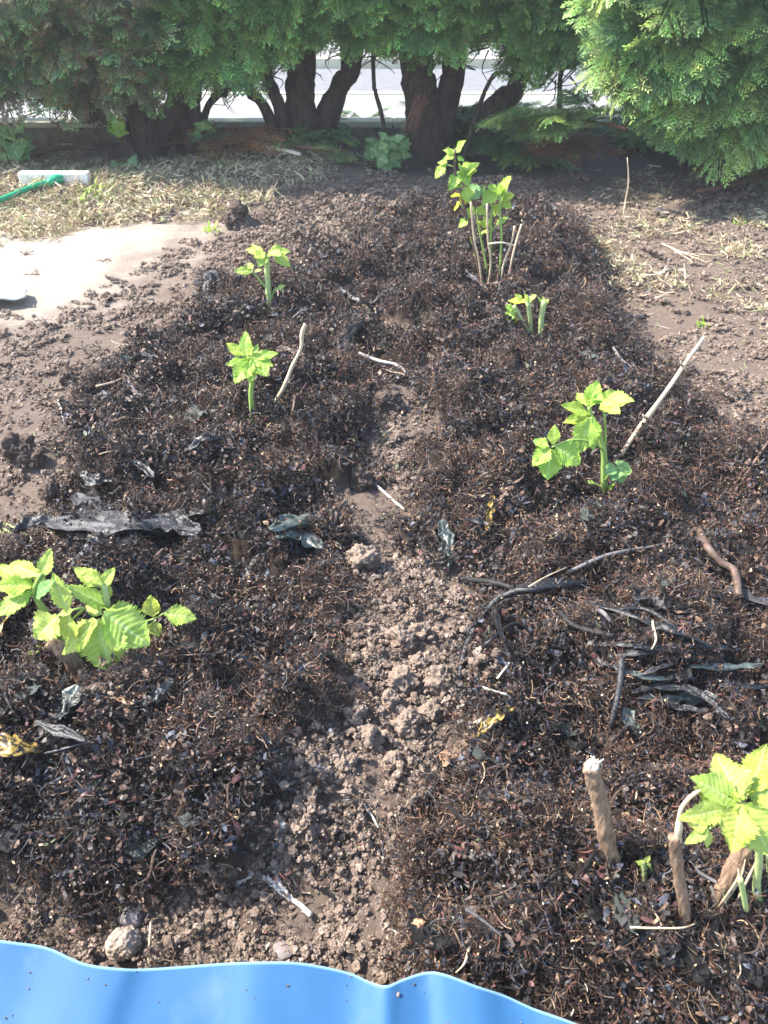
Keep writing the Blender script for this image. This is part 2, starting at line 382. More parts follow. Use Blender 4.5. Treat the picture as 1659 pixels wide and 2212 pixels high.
# ------------------------------------------------------------------ ground
def build_ground():
    ys = np.concatenate([np.linspace(-3, .12, 14)[:-1], np.geomspace(.30, 5.2, 880)-.18, np.geomspace(5.06, 260, 40)])
    nu = 760; u = np.linspace(-1, 1, nu); uu = .55*u + .45*u**3
    hw = np.where(ys < 5.1, 1.5+.80*np.maximum(ys, 0), 1.5+.80*5.1+(ys-5.1)*2)
    X = hw[:, None]*uu[None, :]; Y = np.repeat(ys[:, None], nu, 1)
    x, y = X.ravel(), Y.ravel(); z = H(x, y)
    m, n = masks(x, y)
    pale = sstep(-.34, .30, polyd(x, y, PALE_GLARE)+n*2.5)
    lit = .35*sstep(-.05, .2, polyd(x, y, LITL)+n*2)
    under = sstep(3.75, 4.2, y+gn(x*2, y*2, 20)*.3)*sstep(5.2, 5.0, y)  # hedge shade painted into the ground colour beneath the trees
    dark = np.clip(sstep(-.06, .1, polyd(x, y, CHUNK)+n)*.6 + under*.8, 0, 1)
    i = np.arange(len(ys)-1)[:, None]*nu + np.arange(nu-1)[None, :]
    F = np.stack([i, i+1, i+nu+1, i+nu], -1).reshape(-1, 4)
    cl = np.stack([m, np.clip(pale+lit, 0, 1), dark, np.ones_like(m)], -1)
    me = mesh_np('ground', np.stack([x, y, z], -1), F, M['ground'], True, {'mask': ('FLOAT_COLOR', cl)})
    o = bpy.data.objects.new('ground', me); COL.objects.link(o); o['kind'] = 'structure'
build_ground()

def flat(name, y0, y1, z, m, x=120, thick=.1):
    b = MB(); b.box((0, (y0+y1)/2, z-thick/2), (2*x, y1-y0, thick)); o = b.build(name, m, None, False); o['kind'] = 'structure'; return o
flat('pavement', 5.0, 6.35, .030, M['paving'])
flat('kerb', 6.354, 6.47, .036, M['coping'])
flat('road', 6.474, 8.3, -.010, M['asphalt'])
flat('far_kerb', 8.304, 8.42, .07, M['coping'])
flat('far_pavement', 8.424, 9.9, .066, M['paving'])
flat('verge', 9.904, 60, .08, M['verge'])

# low garden wall of concrete blocks with a cream coping
wl = empty('low_wall', (0, 4.82, -.02), 'low dark concrete garden wall with cream coping behind the hedge trunks', 'wall')
b0 = None
for i in range(-9, 10):
    b = MB(); b.box((i*.602+.1, 4.82, .025), (.592, .11, .10)); b.build('block', M['concrete'], wl, False, bev=.006)
    b = MB(); b.box((i*.602+.35, 4.82, .0905), (.596, .14, .03)); b.build('coping_slab', M['coping'], wl, False, bev=.005)

# ------------------------------------------------------------------ prototypes for scattering
def rnd(a, b): return random.uniform(a, b)
def rvec(): return Vector((rnd(-1,1), rnd(-1,1), rnd(-1,1)))
class CB:                                             # coloured builder for prototypes
    def __init__(s): s.v = []; s.f = []; s.c = []
    def add(s, V, F, c):
        o = len(s.v); s.v += [tuple(v) for v in V]; s.f += [tuple(i+o for i in q) for q in F]; s.c += [(*c, 1)]*len(V)
    def mesh(s, name, m, smooth=False): return mesh_np(name, s.v, s.f, m, smooth, {'col': ('FLOAT_COLOR', s.c)})
def flake(cb, c, L, Wd, col):                         # torn curled scrap
    n = random.randint(2, 4); R = Matrix.Rotation(rnd(0, 6.28), 3, 'Z') @ Matrix.Rotation(rnd(-1.0, 1.0), 3, 'X') @ Matrix.Rotation(rnd(-.8, .8), 3, 'Y')
    V = []; F = []; curl = rnd(-1.3, 1.3); tw = rnd(-.8, .8)
    for i in range(n+1):
        t = i/n-.5; wd = Wd*(1-abs(t)*rnd(.4, 1.8))*rnd(.5, 1.1)
        z = curl*L*t*t
        a = tw*t
        for s_ in (-1, 1): V.append(R @ Vector((t*L, s_*wd/2*math.cos(a)+rnd(-.15,.15)*Wd, z + s_*wd/2*math.sin(a))) + c)
    for i in range(n): F.append((2*i, 2*i+1, 2*i+3, 2*i+2))
    cb.add(V, F, col)
def fibre(cb, c, L, r, col, flatn=.6):
    R = Matrix.Rotation(rnd(0, 6.28), 3, 'Z') @ Matrix.Rotation(rnd(-flatn, flatn), 3, 'Y')
    n = 3; k1, k2 = rnd(-.5, .5), rnd(-.35, .35); V = []; F = []
    for i in range(n+1):
        t = i/n-.5; p = Vector((t*L, k1*L*t*t*2, k2*L*t*t*2))
        for k in range(3):
            th = k*2.094; V.append(R @ (p + Vector((0, math.cos(th)*r, math.sin(th)*r))) + c)
    for i in range(n):
        for k in range(3): F.append((i*3+k, i*3+(k+1) % 3, i*3+3+(k+1) % 3, i*3+3+k))
    cb.add(V, F, col)
_ico = None
def ico(sub):
    import bmesh
    bm = bmesh.new(); bmesh.ops.create_icosphere(bm, subdivisions=sub, radius=1)
    V = [v.co.copy() for v in bm.verts]; F = [tuple(v.index for v in f.verts) for f in bm.faces]; bm.free(); return V, F
ICO1, ICO2, ICO3, ICO4 = ico(1), ico(2), ico(3), ico(5)
def lump(cb, c, r, col, base=ICO2, rough=.35, fr=1.3):
    o = rvec()*50; sx, sy, sz = rnd(.75, 1.25), rnd(.75, 1.25), rnd(.6, .95)
    V = [Vector((v.x*sx, v.y*sy, v.z*sz))*r*(1+rough*mnoise.noise(v*fr+o)*1.6+rough*.9*mnoise.noise(v*fr*2.7+o)+rough*.6*abs(mnoise.noise(v*fr*6+o))) + c for v in base[0]]
    cb.add(V, base[1], col)
PMD = [(.44,(.014,.010,.009)),(.24,(.042,.028,.021)),(.12,(.10,.058,.038)),(.04,(.09,.036,.03)),(.10,(.055,.058,.075)),(.03,(.17,.11,.07)),(.02,(.34,.24,.14)),(.01,(.08,.09,.05))]
def pick(pal):
    t = random.random(); s = 0
    for w_, c in pal:
        s += w_
        if t <= s: break
    k = rnd(.75, 1.25); return tuple(q*k for q in c)
PM = [(.30,(.018,.012,.010)),(.26,(.060,.037,.026)),(.18,(.135,.080,.050)),(.09,(.15,.066,.044)),(.07,(.065,.065,.08)),(.06,(.20,.125,.078)),(.035,(.34,.22,.12)),(.008,(.55,.48,.38)),(.025,(.09,.09,.05))]
PS = [(.4,(.165,.121,.092)),(.4,(.205,.153,.118)),(.2,(.25,.19,.15))]
PST = [(.3,(.50,.40,.25)),(.25,(.62,.53,.37)),(.2,(.30,.21,.13)),(.13,(.14,.09,.06)),(.12,(.34,.40,.17))]
def mulch_protos(n=16):
    out = []
    for k in range(n):
        cb = CB(); PM_ = PMD if k < n//2 else PM; tf = .58 if k < n//2 else .34
        for j in range(84):
            a = rnd(0, 6.28); r_ = .022*math.sqrt(random.random()); c = Vector((r_*math.cos(a), r_*math.sin(a), rnd(-.003, .010)))
            t = random.random()
            if t < tf: flake(cb, c, rnd(.002, .0105 if k < n//2 else .0075), rnd(.0012, .0052 if k < n//2 else .003), pick(PM_))
            elif t < .992: fibre(cb, c, rnd(.004, .017), rnd(.00014, .00042), pick(PM_), 1.0)
            else: lump(cb, c + Vector((0,0,.003)), rnd(.0004, .0010), (.72,.60,.42) if random.random() < .7 else (.6,.34,.14), ICO1)
        out.append(cb.mesh('mulch_tuft', M['mulch']))
    return out
def crumb_protos(n=10):
    out = []
    for k in range(n):
        cb = CB()
        for j in range(56):
            a = rnd(0, 6.28); r_ = .025*math.sqrt(random.random()); s_ = min(.0036, .0007*random.paretovariate(1.3)); c = Vector((r_*math.cos(a), r_*math.sin(a), s_*.1))
            lump(cb, c, s_, pick(PS), ICO2 if s_ > .0017 else ICO1, .5)
        out.append(cb.mesh('crumbs', M['crumb'], False))
    return out
def clod_protos(n=8):
    out = []
    for k in range(n):
        cb = CB(); lump(cb, Vector((0,0,.3)), .8, pick(PS), ICO3, .6, 1.5)
        base_c = cb.c[0][:3]
        for j in range(26):
            d = rvec().normalized(); d.z = abs(d.z)*.8; lump(cb, d*.8+Vector((0,0,.25)), rnd(.12, .42), tuple(q*rnd(.85,1.2) for q in base_c), ICO2, .7)
        out.append(cb.mesh('clod', M['crumb'], False))
    return out
def straw_protos(n=8):
    out = []
    for k in range(n):
        cb = CB()
        for j in range(34):
            a = rnd(0, 6.28); r_ = .06*math.sqrt(random.random()); c = Vector((r_*math.cos(a), r_*math.sin(a), rnd(0, .018)))
            t = random.random()
            if t < .6: flake(cb, c, rnd(.02, .06), rnd(.002, .006), pick(PST))
            elif t < .9: fibre(cb, c, rnd(.02, .07), rnd(.0006, .0014), pick(PST), .4)
            else: flake(cb, c, rnd(.01, .03), rnd(.008, .016), pick(PST))
        out.append(cb.mesh('straw_tuft', M['straw']))
    return out
def fleck_protos():
    out = []
    cols = [(.66,.56,.40),(.5,.4,.25),(.72,.66,.55),(.20,.36,.10),(.30,.44,.14),(.34,.2,.1)]
    for k in range(12):
        cb = CB(); c = cols[k % 6]
        if k < 6: flake(cb, Vector((0,0,.002)), rnd(.012,.03), rnd(.002,.005), c)
        else: fibre(cb, Vector((0,0,.002)), rnd(.02,.05), .0007, c, .15)
        out.append(cb.mesh('fleck', M['straw']))
    return out
def frond_protos(n, pal, dens=1.0, fine=1.0, brown=.0, wseg=.016, lseg=.15):
    out = []
    for k in range(n):
        cb = CB()
        def seg(p, d, L, w_, col, nz):
            s_ = d.cross(nz).normalized()*w_
            m_ = p + d*L*.45
            cb.add([p, m_+s_, p+d*L, m_-s_], [(0,1,2,3)], col)
        Lm = 1.0; ns = int(15*dens); bend = rnd(-.3, .3); droop = rnd(.15, .45)
        def path(t): return Vector((t*Lm, bend*t*t*.5, -droop*t*t*.6))
        base = pick(pal)
        for i in range(8): 
            p0, p1 = path(i/8), path((i+1)/8); seg(p0, (p1-p0).normalized(), (p1-p0).length*1.25, .010, base, Vector((0,0,1)))
        for i in range(ns):
            t = .12+.86*(i+.5)/ns; p = path(t); fw = (path(min(t+.02,1))-p).normalized()
            for sd in (-1, 1):
                if random.random() < .1: continue
                ang = rnd(.65, .95)*sd; d = (Matrix.Rotation(ang, 3, 'Z') @ fw); d.z += rnd(-.25, .12); d.normalize()
                L = (.46*math.sin(math.pi*(.12+.85*t**.8))**.7*(1.05-t*.45)+.05)*rnd(.7, 1.2)
                col = tuple(q*rnd(.8, 1.25) for q in (base if random.random() > brown else pick(PDEAD)))
                seg(p, d, L, .008, col, Vector((0,0,1)))
                nb = max(2, int(L*13*fine))
                for j in range(nb):
                    tt = .15+.85*(j+.5)/nb; q = p + d*L*tt + Vector((0,0,-.12*L*tt*tt))
                    for s2 in (-1, 1):
                        d2 = (Matrix.Rotation(rnd(.45, .8)*s2, 3, 'Z') @ d); d2.z += rnd(-.2, .2); d2.normalize()
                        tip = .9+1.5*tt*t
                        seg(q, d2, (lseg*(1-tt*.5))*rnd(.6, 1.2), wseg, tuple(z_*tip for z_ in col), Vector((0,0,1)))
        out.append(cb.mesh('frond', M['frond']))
    return out
PG = [(.3,(.06,.125,.045)),(.3,(.095,.175,.055)),(.15,(.045,.095,.05)),(.25,(.16,.26,.07))]
PGB = [(.35,(.06,.12,.05)),(.3,(.085,.16,.06)),(.2,(.13,.19,.07)),(.15,(.15,.13,.07))]
PGR = [(.35,(.075,.145,.05)),(.35,(.115,.20,.065)),(.3,(.19,.28,.08))]
PDEAD = [(.5,(.20,.10,.05)),(.3,(.33,.19,.09)),(.2,(.12,.07,.05))]
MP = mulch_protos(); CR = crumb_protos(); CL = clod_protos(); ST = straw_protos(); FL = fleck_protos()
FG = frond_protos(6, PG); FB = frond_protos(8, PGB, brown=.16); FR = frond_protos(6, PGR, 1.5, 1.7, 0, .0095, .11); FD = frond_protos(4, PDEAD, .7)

# ------------------------------------------------------------------ ground cover
def cover(name, protos, n, region, dens_fn, smin, smax, tilt=.35, lift=0.0, label=None, grow=0.0, zf=None, slope=True, idf=None):
    # n candidate points, spread evenly in the distance-weighted patch in front of the camera
    y = .12 + (region[1]-.12)*RNG.random(n)**1.0 if region[0] is None else region[0] + (region[1]-region[0])*RNG.random(n)
    hw = region[2]+region[3]*y; x = (RNG.random(n)*2-1)*hw
    p = dens_fn(x, y)*(hw/(region[2]+region[3]*region[1])); k = RNG.random(n) < p; x, y = x[k], y[k]
    z = H(x, y)+lift; e = .006
    if slope:
        gx = (H(x+e, y)-z+lift)/e; gy = (H(x, y+e)-z+lift)/e
    else: gx = gy = np.zeros_like(x)
    m_ = len(x)
    R = np.stack([np.clip(np.arctan(gy), -.9, .9)+RNG.normal(0, tilt, m_), -np.clip(np.arctan(gx), -.9, .9)+RNG.normal(0, tilt, m_), np.zeros(m_)], -1)
    # proto's own spin is baked through the choice of kind; a z spin is applied when tilt is small
    spin = RNG.random(m_)*6.283
    c, s = np.cos(spin), np.sin(spin)
    # euler XYZ = Rz(spin)*...: express the slope in the spun frame so that it still follows the ground
    rx = R[:, 0]*c + (-R[:, 1])*-s*-1; ry = R[:, 1]*c - R[:, 0]*s
    Rr = np.stack([R[:, 0]*c + R[:, 1]*s, ry, spin], -1)
    S = (smin+(smax-smin)*RNG.random(m_)**1.5)*(1+grow*y)
    o = scatter(name, np.stack([x, y, z], -1), Rr, S, RNG.integers(0, len(protos), m_) if idf is None else idf(x, y, len(protos)), protos)
    if label: o['label'] = label
    return o
def d_mulch(x, y):
    m, n = masks(x, y); return np.clip(m*1.3, 0, 1)*(1+.7*sstep(1.1, .7, y))/(1+.55*np.maximum(y-.9, 0))*np.clip(1.15+gn(x*5, y*5, 44)*1.2, .7, 1.3) + (1-m)*sstep(-.20, .0, polyd(x, y, MULCH)+gn(x*12, y*12, 51)*.12)*.12
def mulch_kind(x, y, n):
    f = gn(x*6, y*6, 60)+.6*gn(x*17, y*17, 61)+RNG.normal(0, .16, len(x)); h = n//2
    return np.where(f > .02, h, 0) + RNG.integers(0, h, len(x))
def d_soil(x, y):
    m, n = masks(x, y); c = sstep(-.05, .03, polyd(x, y, CHAN)); k = sstep(-.1, .1, polyd(x, y, CHUNK))
    near = sstep(1.0, .5, y)
    return (1-m)*(1-.97*sstep(-.22, .08, polyd(x, y, PALE_GLARE)))*np.clip(.28+.8*c+.6*k+.9*near+gn(x*8,y*8,50)*.6, 0, 1)/(1+.45*np.maximum(y-.9, 0))
cover('mulch', MP, 62000, (.10, 3.6, .55, .62), d_mulch, .75, 1.35, .35, .004, 'dark shredded seaweed and leaf mulch spread over the bed', .32, idf=mulch_kind)
cover('soil_crumbs', CR, 60000, (.10, 3.9, .55, .62), d_soil, .6, 1.3, .15, 0, 'crumbly brown soil along the trough and at the bed edge', .3)
def d_clod(x, y):
    m, n = masks(x, y); c = sstep(-.04, .02, polyd(x, y, CHAN)); k = sstep(-.05, .15, polyd(x, y, CHUNK)); near = sstep(.95, .5, y)
    return (1-m)*(1-.97*sstep(-.22, .08, polyd(x, y, PALE_GLARE)))*np.clip(.02+.38*c+.4*k+.3*near, 0, 1)
cover('small_clods', CL, 8000, (.10, 3.9, .55, .62), d_clod, .0025, .0085, .4, 0, 'small clods of crumbled brown soil', .55)
def d_straw(x, y):
    n = gn(x*5, y*5, 31)
    a = sstep(-.10, .08, polyd(x, y, LITL)+n*.2); 
    return np.clip(a*(.8+n), 0, 1)
cover('straw_litter', ST, 16000, (2.2, 4.6, .4, .62), d_straw, .6, 1.3, .3, .004, 'heaped pale dry straw and grass clippings before the hedge')
def d_straw2(x, y):
    n = gn(x*3, y*3, 33)+.5*gn(x*9, y*9, 34)
    return np.clip(sstep(-.10, .1, polyd(x, y, LITR))*np.clip(n+.05, 0, 1)*2.2, 0, 1)*.9
cover('scattered_straw', ST, 6500, (1.2, 4.3, .4, .62), d_straw2, .5, 1.1, .2, .008, 'thin patches of dry clippings on the soil at the right')
def d_fl(x, y):
    m, n = masks(x, y); a = sstep(-.3, .1, polyd(x, y, LITR)); b_ = sstep(-.5, .1, polyd(x, y, LITL))
    return (1-m)*np.clip(.12+.8*a+.8*b_, 0, 1)
cover('dry_clippings', FL, 12000, (.3, 4.2, .5, .62), d_fl, .35, 1.1, .12, .002, 'loose pale and green clippings strewn over the bare soil')

# ------------------------------------------------------------------ leaves
def leaflet(B, T, wd, nrm=None, parent=None, m='leaf', droop=.12, nv=7, fold=.25, label=None, lobes=False, name='leaflet', tip=1.0, curl=0.0):
    B, T = Vector(B), Vector(T); ax = T-B; L = ax.length; ax.normalize()
    nrm = Vector(nrm) if nrm is not None else Vector((0, -.55, .85)); nrm += rvec()*.22
    nrm = (nrm - ax*nrm.dot(ax)).normalized(); sd = ax.cross(nrm).normalized()
    nt_ = nv*8 if L > .03 else nv*4; ms = 7 if L > .02 else 4; V = []; F = []; A = []
    ph = rnd(0, 1)
    for i in range(nt_+1):
        t = i/nt_
        prof = (math.sin(math.pi*min(1, t**.72*.985+.015))**.85)*(1-.12*t)
        if lobes: prof *= 1+.35*math.exp(-((t-.42)/.13)**2)
        for j in range(-ms, ms+1):
            s = j/ms
            # the outer edge is toothed: teeth point forward
            tooth = ((t*nv*2.0+ph) % 1.0)
            edge = 1 + (abs(s)**5)*(.20*(tooth-.45)) + (abs(s)**5)*.22*(((t*nv*.9+.3) % 1)-.5)
            hw = wd/2*1.1*prof*edge
            tt = min(1.0, t + .10*abs(s)*(1-t)*(1 if t > .03 else 0))
            vein = (t*nv - abs(s)*1.25 + .35*mnoise.noise(Vector((t*3+ph*9, s, 5)))) % 1.0
            pl = abs(vein-.5)*2                       # ridged between side veins
            z = -.020*wd*pl*(1-abs(s)**4*.4)*min(1, 6*t)*min(1, 5*(1-t)) + fold*hw*abs(s)*1.0 - droop*L*tt*tt + curl*L*(tt**3)
            z += wd*.05*mnoise.noise(Vector((t*4, s*2, ph*20+B.x*9)))
            z += wd*.06*abs(s)**3*math.sin(t*11+ph*6+s)
            V.append(B + ax*(tt*L) + sd*(s*hw) + nrm*z)
            A.append(max(0, 1-abs(s)*9)*.9 + (.5 if pl > .88 and abs(s) < .92 else 0) + (.12 if int(t*nv*5+abs(s)*9) % 3 == 0 else 0))
    w_ = 2*ms+1
    for i in range(nt_):
        for j in range(w_-1): F.append((i*w_+j, i*w_+j+1, (i+1)*w_+j+1, (i+1)*w_+j))
    b = MB(); b.add(V, F, A)
    o = b.build(name, M[m], parent)
    if label: o['label'] = label
    return o
def shoot(label, base_px, name='raspberry_shoot', cat='seedling', group='raspberry shoots'):
    p = g(*base_px); return empty(name, p, label, cat, group), p
def stem(parent, pts, Y, w0, w1, m='stem', hairs=0, name='stem', root=None, sides=8, sub=4, wob=0):
    P = [aty(px, py, Y + (k[0] if k else 0)) for px, py, *k in pts]
    if root is not None: P[0] = Vector((P[0].x, P[0].y, root-.012))
    u = unit(P[-1]); n = len(P)
    r = [(w0+(w1-w0)*i/(n-1))*u/2 for i in range(n)]
    b = MB(); b.tube(P, r, sides, wob, sub=sub)
    for _ in range(hairs):
        i = random.randrange(n-1); t = random.random(); p = P[i].lerp(P[i+1], t); d = (P[i+1]-P[i]).normalized()
        o = rvec(); o = (o-d*o.dot(d)).normalized(); rr = r[i]*(1-t)+r[i+1]*t
        L = rr*rnd(.25, .6); s_ = d*rr*.10
        b.add([p+o*rr*.92-s_, p+o*rr*.92+s_, p+o*(rr+L)], [(0,1,2)])
    return b.build(name, M[m], parent)
def leaf(parent, Y, petiole, lets, m='leaf', pw=5, nv=7, name='leaf', pm='stem', root=None):
    """a compound leaf: petiole points and leaflets (bx,by,tx,ty,width[,dY base, dY tip, material])"""
    P = [aty(px, py, Y + (k[0] if k else 0)) for px, py, *k in petiole]
    u = unit(P[0]); b = MB(); b.tube(P, [pw*u/2]*(len(P)-1)+[pw*u*.35], 6, sub=3)
    lf = b.build(name, M[pm], parent)
    for q in lets:
        bx, by, tx, ty, wd = q[:5]; d0 = q[5] if len(q) > 5 else 0; d1 = q[6] if len(q) > 6 else rnd(-.02, .02)
        mm = q[7] if len(q) > 7 else m
        B = aty(bx, by, Y+d0); T = aty(tx, ty, Y+d1); leaflet(B, T, wd*unit(B), None, lf, mm, rnd(.02, .14), nv, rnd(.05, .35))
    return lf

# foreground left: two shoots and an old cane
p, q = shoot('leafy lime shoot growing out of the brown cane stub at the lower left', (122, 1400)); Y = g(160, 1480).y + .015
p.location = Vector((g(150, 1480).x, Y, g(150, 1480).z))
stem(p, [(165,1440),(128,1375),(100,1325),(74,1280),(90,1240)], Y, 20, 9, hairs=40)
leaf(p, Y, [(100,1325),(78,1290),(70,1272)], [(72,1270,-12,1214,46,0,.03),(68,1266,-18,1262,40,0,-.01),(70,1278,-14,1330,52,0,-.03),(84,1244,14,1212,36,0,.03)], 'leaf', 7)
leaf(p, Y, [(78,1280),(90,1250)], [(92,1248,110,1184,34,0,.02),(98,1262,60,1222,26,0,.03),(72,1290,112,1254,34,0,-.03,'leafdeep')], 'leaflime', 6)
leaf(p, Y, [(128,1378),(150,1345,-.02),(182,1313,-.03),(150,1320,-.04)], [(148,1322,113,1238,40,-.04,-.02),(126,1332,72,1378,72,-.04,-.06),(148,1322,152,1402,50,-.04,-.05),(160,1316,122,1330,16,-.04,-.04)], 'leaflime', 6)
leaf(p, Y, [(118,1392),(92,1398)], [(100,1396,50,1412,18)], 'leaflime', 7, 4)
p, q = shoot('broad leaved lime green shoot with a big ribbed leaf at lower left', (276, 1464)); Y = q.y
stem(p, [(276,1464),(264,1418),(248,1360),(234,1312),(226,1264)], Y, 21, 12, 'palestem', 70, root=q.z)
stem(p, [(178,1450),(170,1420),(164,1390)], Y+.01, 14, 12, 'palestem', 20)
leaf(p, Y, [(240,1330),(222,1336,-.02),(210,1342,-.035)], [(212,1342,238,1450,104,-.035,-.06),(210,1340,128,1414,58,-.035,-.05),(226,1324,324,1394,92,-.03,-.045)], 'leaflime', 7, 9)
leaf(p, Y, [(236,1325),(226,1322,-.02)], [(226,1324,308,1338,62,-.02,-.01),(222,1328,182,1306,26,-.02,-.01)], 'leaflime', 7, 8)
leaf(p, Y, [(230,1290),(224,1262)], [(224,1266,158,1224,36,0,.01),(222,1266,246,1226,28,0,.01),(214,1250,176,1242,26,0,.0)], 'leaflime', 8)
leaf(p, Y, [(236,1312),(222,1290)], [(236,1312,146,1263,38,0,-.02),(232,1300,226,1250,24,0,.01)], 'leaflime', 10)
leaf(p, Y, [(250,1345),(295,1345,.02),(330,1338,.03),(354,1325,.03)], [(330,1332,325,1286,38,.03,.04),(331,1340,340,1377,32,.03,.02),(354,1325,425,1333,44,.03,.03)], 'leaflime', 5, 7)
pc = empty('cane_stub', g(186, 1492), 'short brown cane stub leaning beneath the leaves at lower left', 'cane')
Y = g(186, 1492).y
b = MB(); b.tube([g(196,1496,-.02), aty(168,1450,Y+.004), aty(140,1410,Y+.006), aty(104,1386,Y+.008)], [.010,.010,.0095,.008], 14, .22, sub=7); b.build('bark', M['canebark'], pc)
b = MB(); b.tube([aty(186,1466,Y-.012), aty(170,1448,Y-.010)], [.004,.002], 6, .3); b.build('bare_wood', M['wood'], pc)

# middle right shoot with the leaning cane
p, q = shoot('tallest bright green shoot on the right beside the long leaning cane', (1307, 1075)); Y = q.y
stem(p, [(1307,1075),(1305,1020),(1304,975),(1292,930),(1280,905),(1272,878)], Y, 17, 8, hairs=70, root=q.z)
leaf(p, Y, [(1306,975),(1308,930),(1302,866)], [(1302,868,1368,862,44,0,-.03),(1300,868,1337,890,36,0,-.05),(1302,866,1270,848,30,0,.02),(1304,864,1330,842,24,0,.03)], 'leaf', 6)
leaf(p, Y, [(1280,905),(1270,880)], [(1270,880,1294,819,38,0,.03),(1272,893,1212,874,32,0,-.01),(1274,899,1220,910,30,0,-.02),(1268,876,1246,846,26,0,.03),(1280,872,1310,848,24,0,.02)], 'leaf', 7)
leaf(p, Y, [(1290,930),(1274,903,-.02)], [(1272,903,1254,978,54,-.02,-.05),(1280,900,1282,974,34,-.02,-.04)], 'leaf', 7, 8)
leaf(p, Y, [(1304,975),(1282,957,-.03),(1235,950,-.05),(1192,966,-.06)], [(1194,960,1200,918,26,-.06,-.05),(1200,964,1257,1002,58,-.06,-.07),(1190,970,1184,1037,54,-.06,-.09),(1188,968,1150,1005,36,-.06,-.08),(1186,964,1152,950,30,-.06,-.05)], 'leaf', 5, 7)
leaf(p, Y, [(1306,1040),(1320,1020,-.03),(1334,1008,-.04)], [(1334,1010,1304,1020,30,-.04,-.05),(1334,1010,1366,1018,34,-.04,-.05),(1334,1010,1346,1044,34,-.04,-.06),(1334,1012,1322,1038,28,-.04,-.06),(1334,1010,1348,994,22,-.04,-.03)], 'leafdeep', 5)
leaf(p, Y, [(1306,1055),(1288,1046),(1272,1044)], [(1284,1046,1268,1038,9),(1308,1062,1330,1042,8)], 'leaf', 4, 4)
pc = empty('leaning_cane', g(1330, 1005), 'long pale cut cane leaning to the upper right beside the tallest right shoot', 'cane', 'dry canes standing in the bed')
Y = g(1325, 1010).y
b = MB(); b.tube([g(1318,1015,-.02), aty(1336,990,Y), aty(1395,905,Y+.03), aty(1440,845,Y+.06), aty(1480,785,Y+.08), aty(1522,727,Y+.10)], [.0042,.0042,.0045,.0038,.0036,.0032], 10, .22, sub=5); b.build('stem', M['cane'], pc)
for e in ([aty(1394,903,Y+.024), aty(1388,895,Y+.02)], [aty(1474,790,Y+.075), aty(1470,780,Y+.07)]): b = MB(); b.tube(e, [.003,.001], 6); b.build('bud_scar', M['cane'], pc)

# centre left shoot and bent cane
p, q = shoot('single upright green shoot beside the bent dry cane left of centre', (548, 907)); Y = q.y
stem(p, [(548,907),(542,860),(545,815),(540,780)], Y, 12, 9, hairs=30, root=q.z)
leaf(p, Y, [(545,800),(532,776)], [(532,774,528,714,30,0,.02),(528,768,488,740,26,0,.01),(530,780,488,787,24,0,-.01)], 'leaf', 7)
leaf(p, Y, [(544,805),(544,778,-.01)], [(544,774,506,826,46,-.01,-.05),(546,774,578,812,44,-.01,-.04),(546,772,602,762,22,-.01,0),(544,772,556,742,18,-.01,.02),(548,774,590,790,34,-.01,-.02),(542,776,540,826,34,-.01,-.05),(538,768,546,748,16)], 'leaf', 8, 8)
pc = empty('bent_cane', g(570, 905), 'crooked pale dry cane standing beside the upright green shoot left of centre', 'cane', 'dry canes standing in the bed')
Y = g(570, 905).y
b = MB(); b.tube([g(568,908,-.015), aty(590,875,Y), aty(612,838,Y+.01), aty(630,795,Y+.02), aty(650,752,Y+.03), aty(652,722,Y+.035), aty(660,700,Y+.04)], [.0028,.0033,.0038,.0036,.0035,.0042,.0038], 9, .3, sub=5); b.build('stem', M['cane'], pc)

# far left shoot
p, q = shoot('slender pale shoot with flat topped leaves at the left rear of the bed', (586, 690)); Y = q.y
stem(p, [(586,690),(580,635),(577,580),(575,552)], Y, 13, 12, 'palestem', root=q.z)
leaf(p, Y, [(577,565),(572,548)], [(592,548,628,575,24,0,-.02),(580,545,628,540,30,0,.02),(572,548,530,536,22,0,.02),(574,548,558,576,22,0,-.03),(580,548,606,548,26,0,-.03),(560,546,544,526,14,0,.03),(590,545,600,530,16,0,.03),(572,546,548,556,22,0,-.02)], 'leaflime', 8)
leaf(p, Y, [(580,630),(562,606),(544,586)], [(544,586,505,584,20),(546,582,534,566,15),(548,586,566,582,9)], 'leaflime', 5, 5)
leaf(p, Y, [(584,650),(592,628),(600,622)], [(598,624,616,616,11),(580,676,567,668,9)], 'leaflime', 5, 4)

# small pair of stalks
p, q = shoot('stubby pair of pale stalks with a yellow tipped leaf right of centre', (1150, 735)); Y = q.y
stem(p, [(1150,737),(1146,700),(1140,650)], Y, 9, 11, 'palestem', root=q.z)
stem(p, [(1148,730),(1126,688),(1110,660)], Y, 8, 8, 'palestem')
stem(p, [(1169,737),(1169,695),(1175,650)], Y-.01, 10, 14, 'palestem', root=q.z)
leaf(p, Y, [(1124,684),(1112,672)], [(1112,670,1090,690,22),(1106,676,1100,718,26),(1108,668,1092,660,16)], 'leaf', 6)
leaf(p, Y, [(1140,665),(1140,650)], [(1098,650,1142,650,16,.02,.0,'leafyellow'),(1140,652,1158,636,16),(1128,650,1112,634,14),(1140,652,1134,634,14)], 'leaflime', 8)
leaf(p, Y, [(1172,670),(1176,655)], [(1174,660,1186,646,12),(1174,664,1164,640,12),(1170,706,1184,699,9),(1172,660,1174,640,12)], 'leaflime', 9, 4)

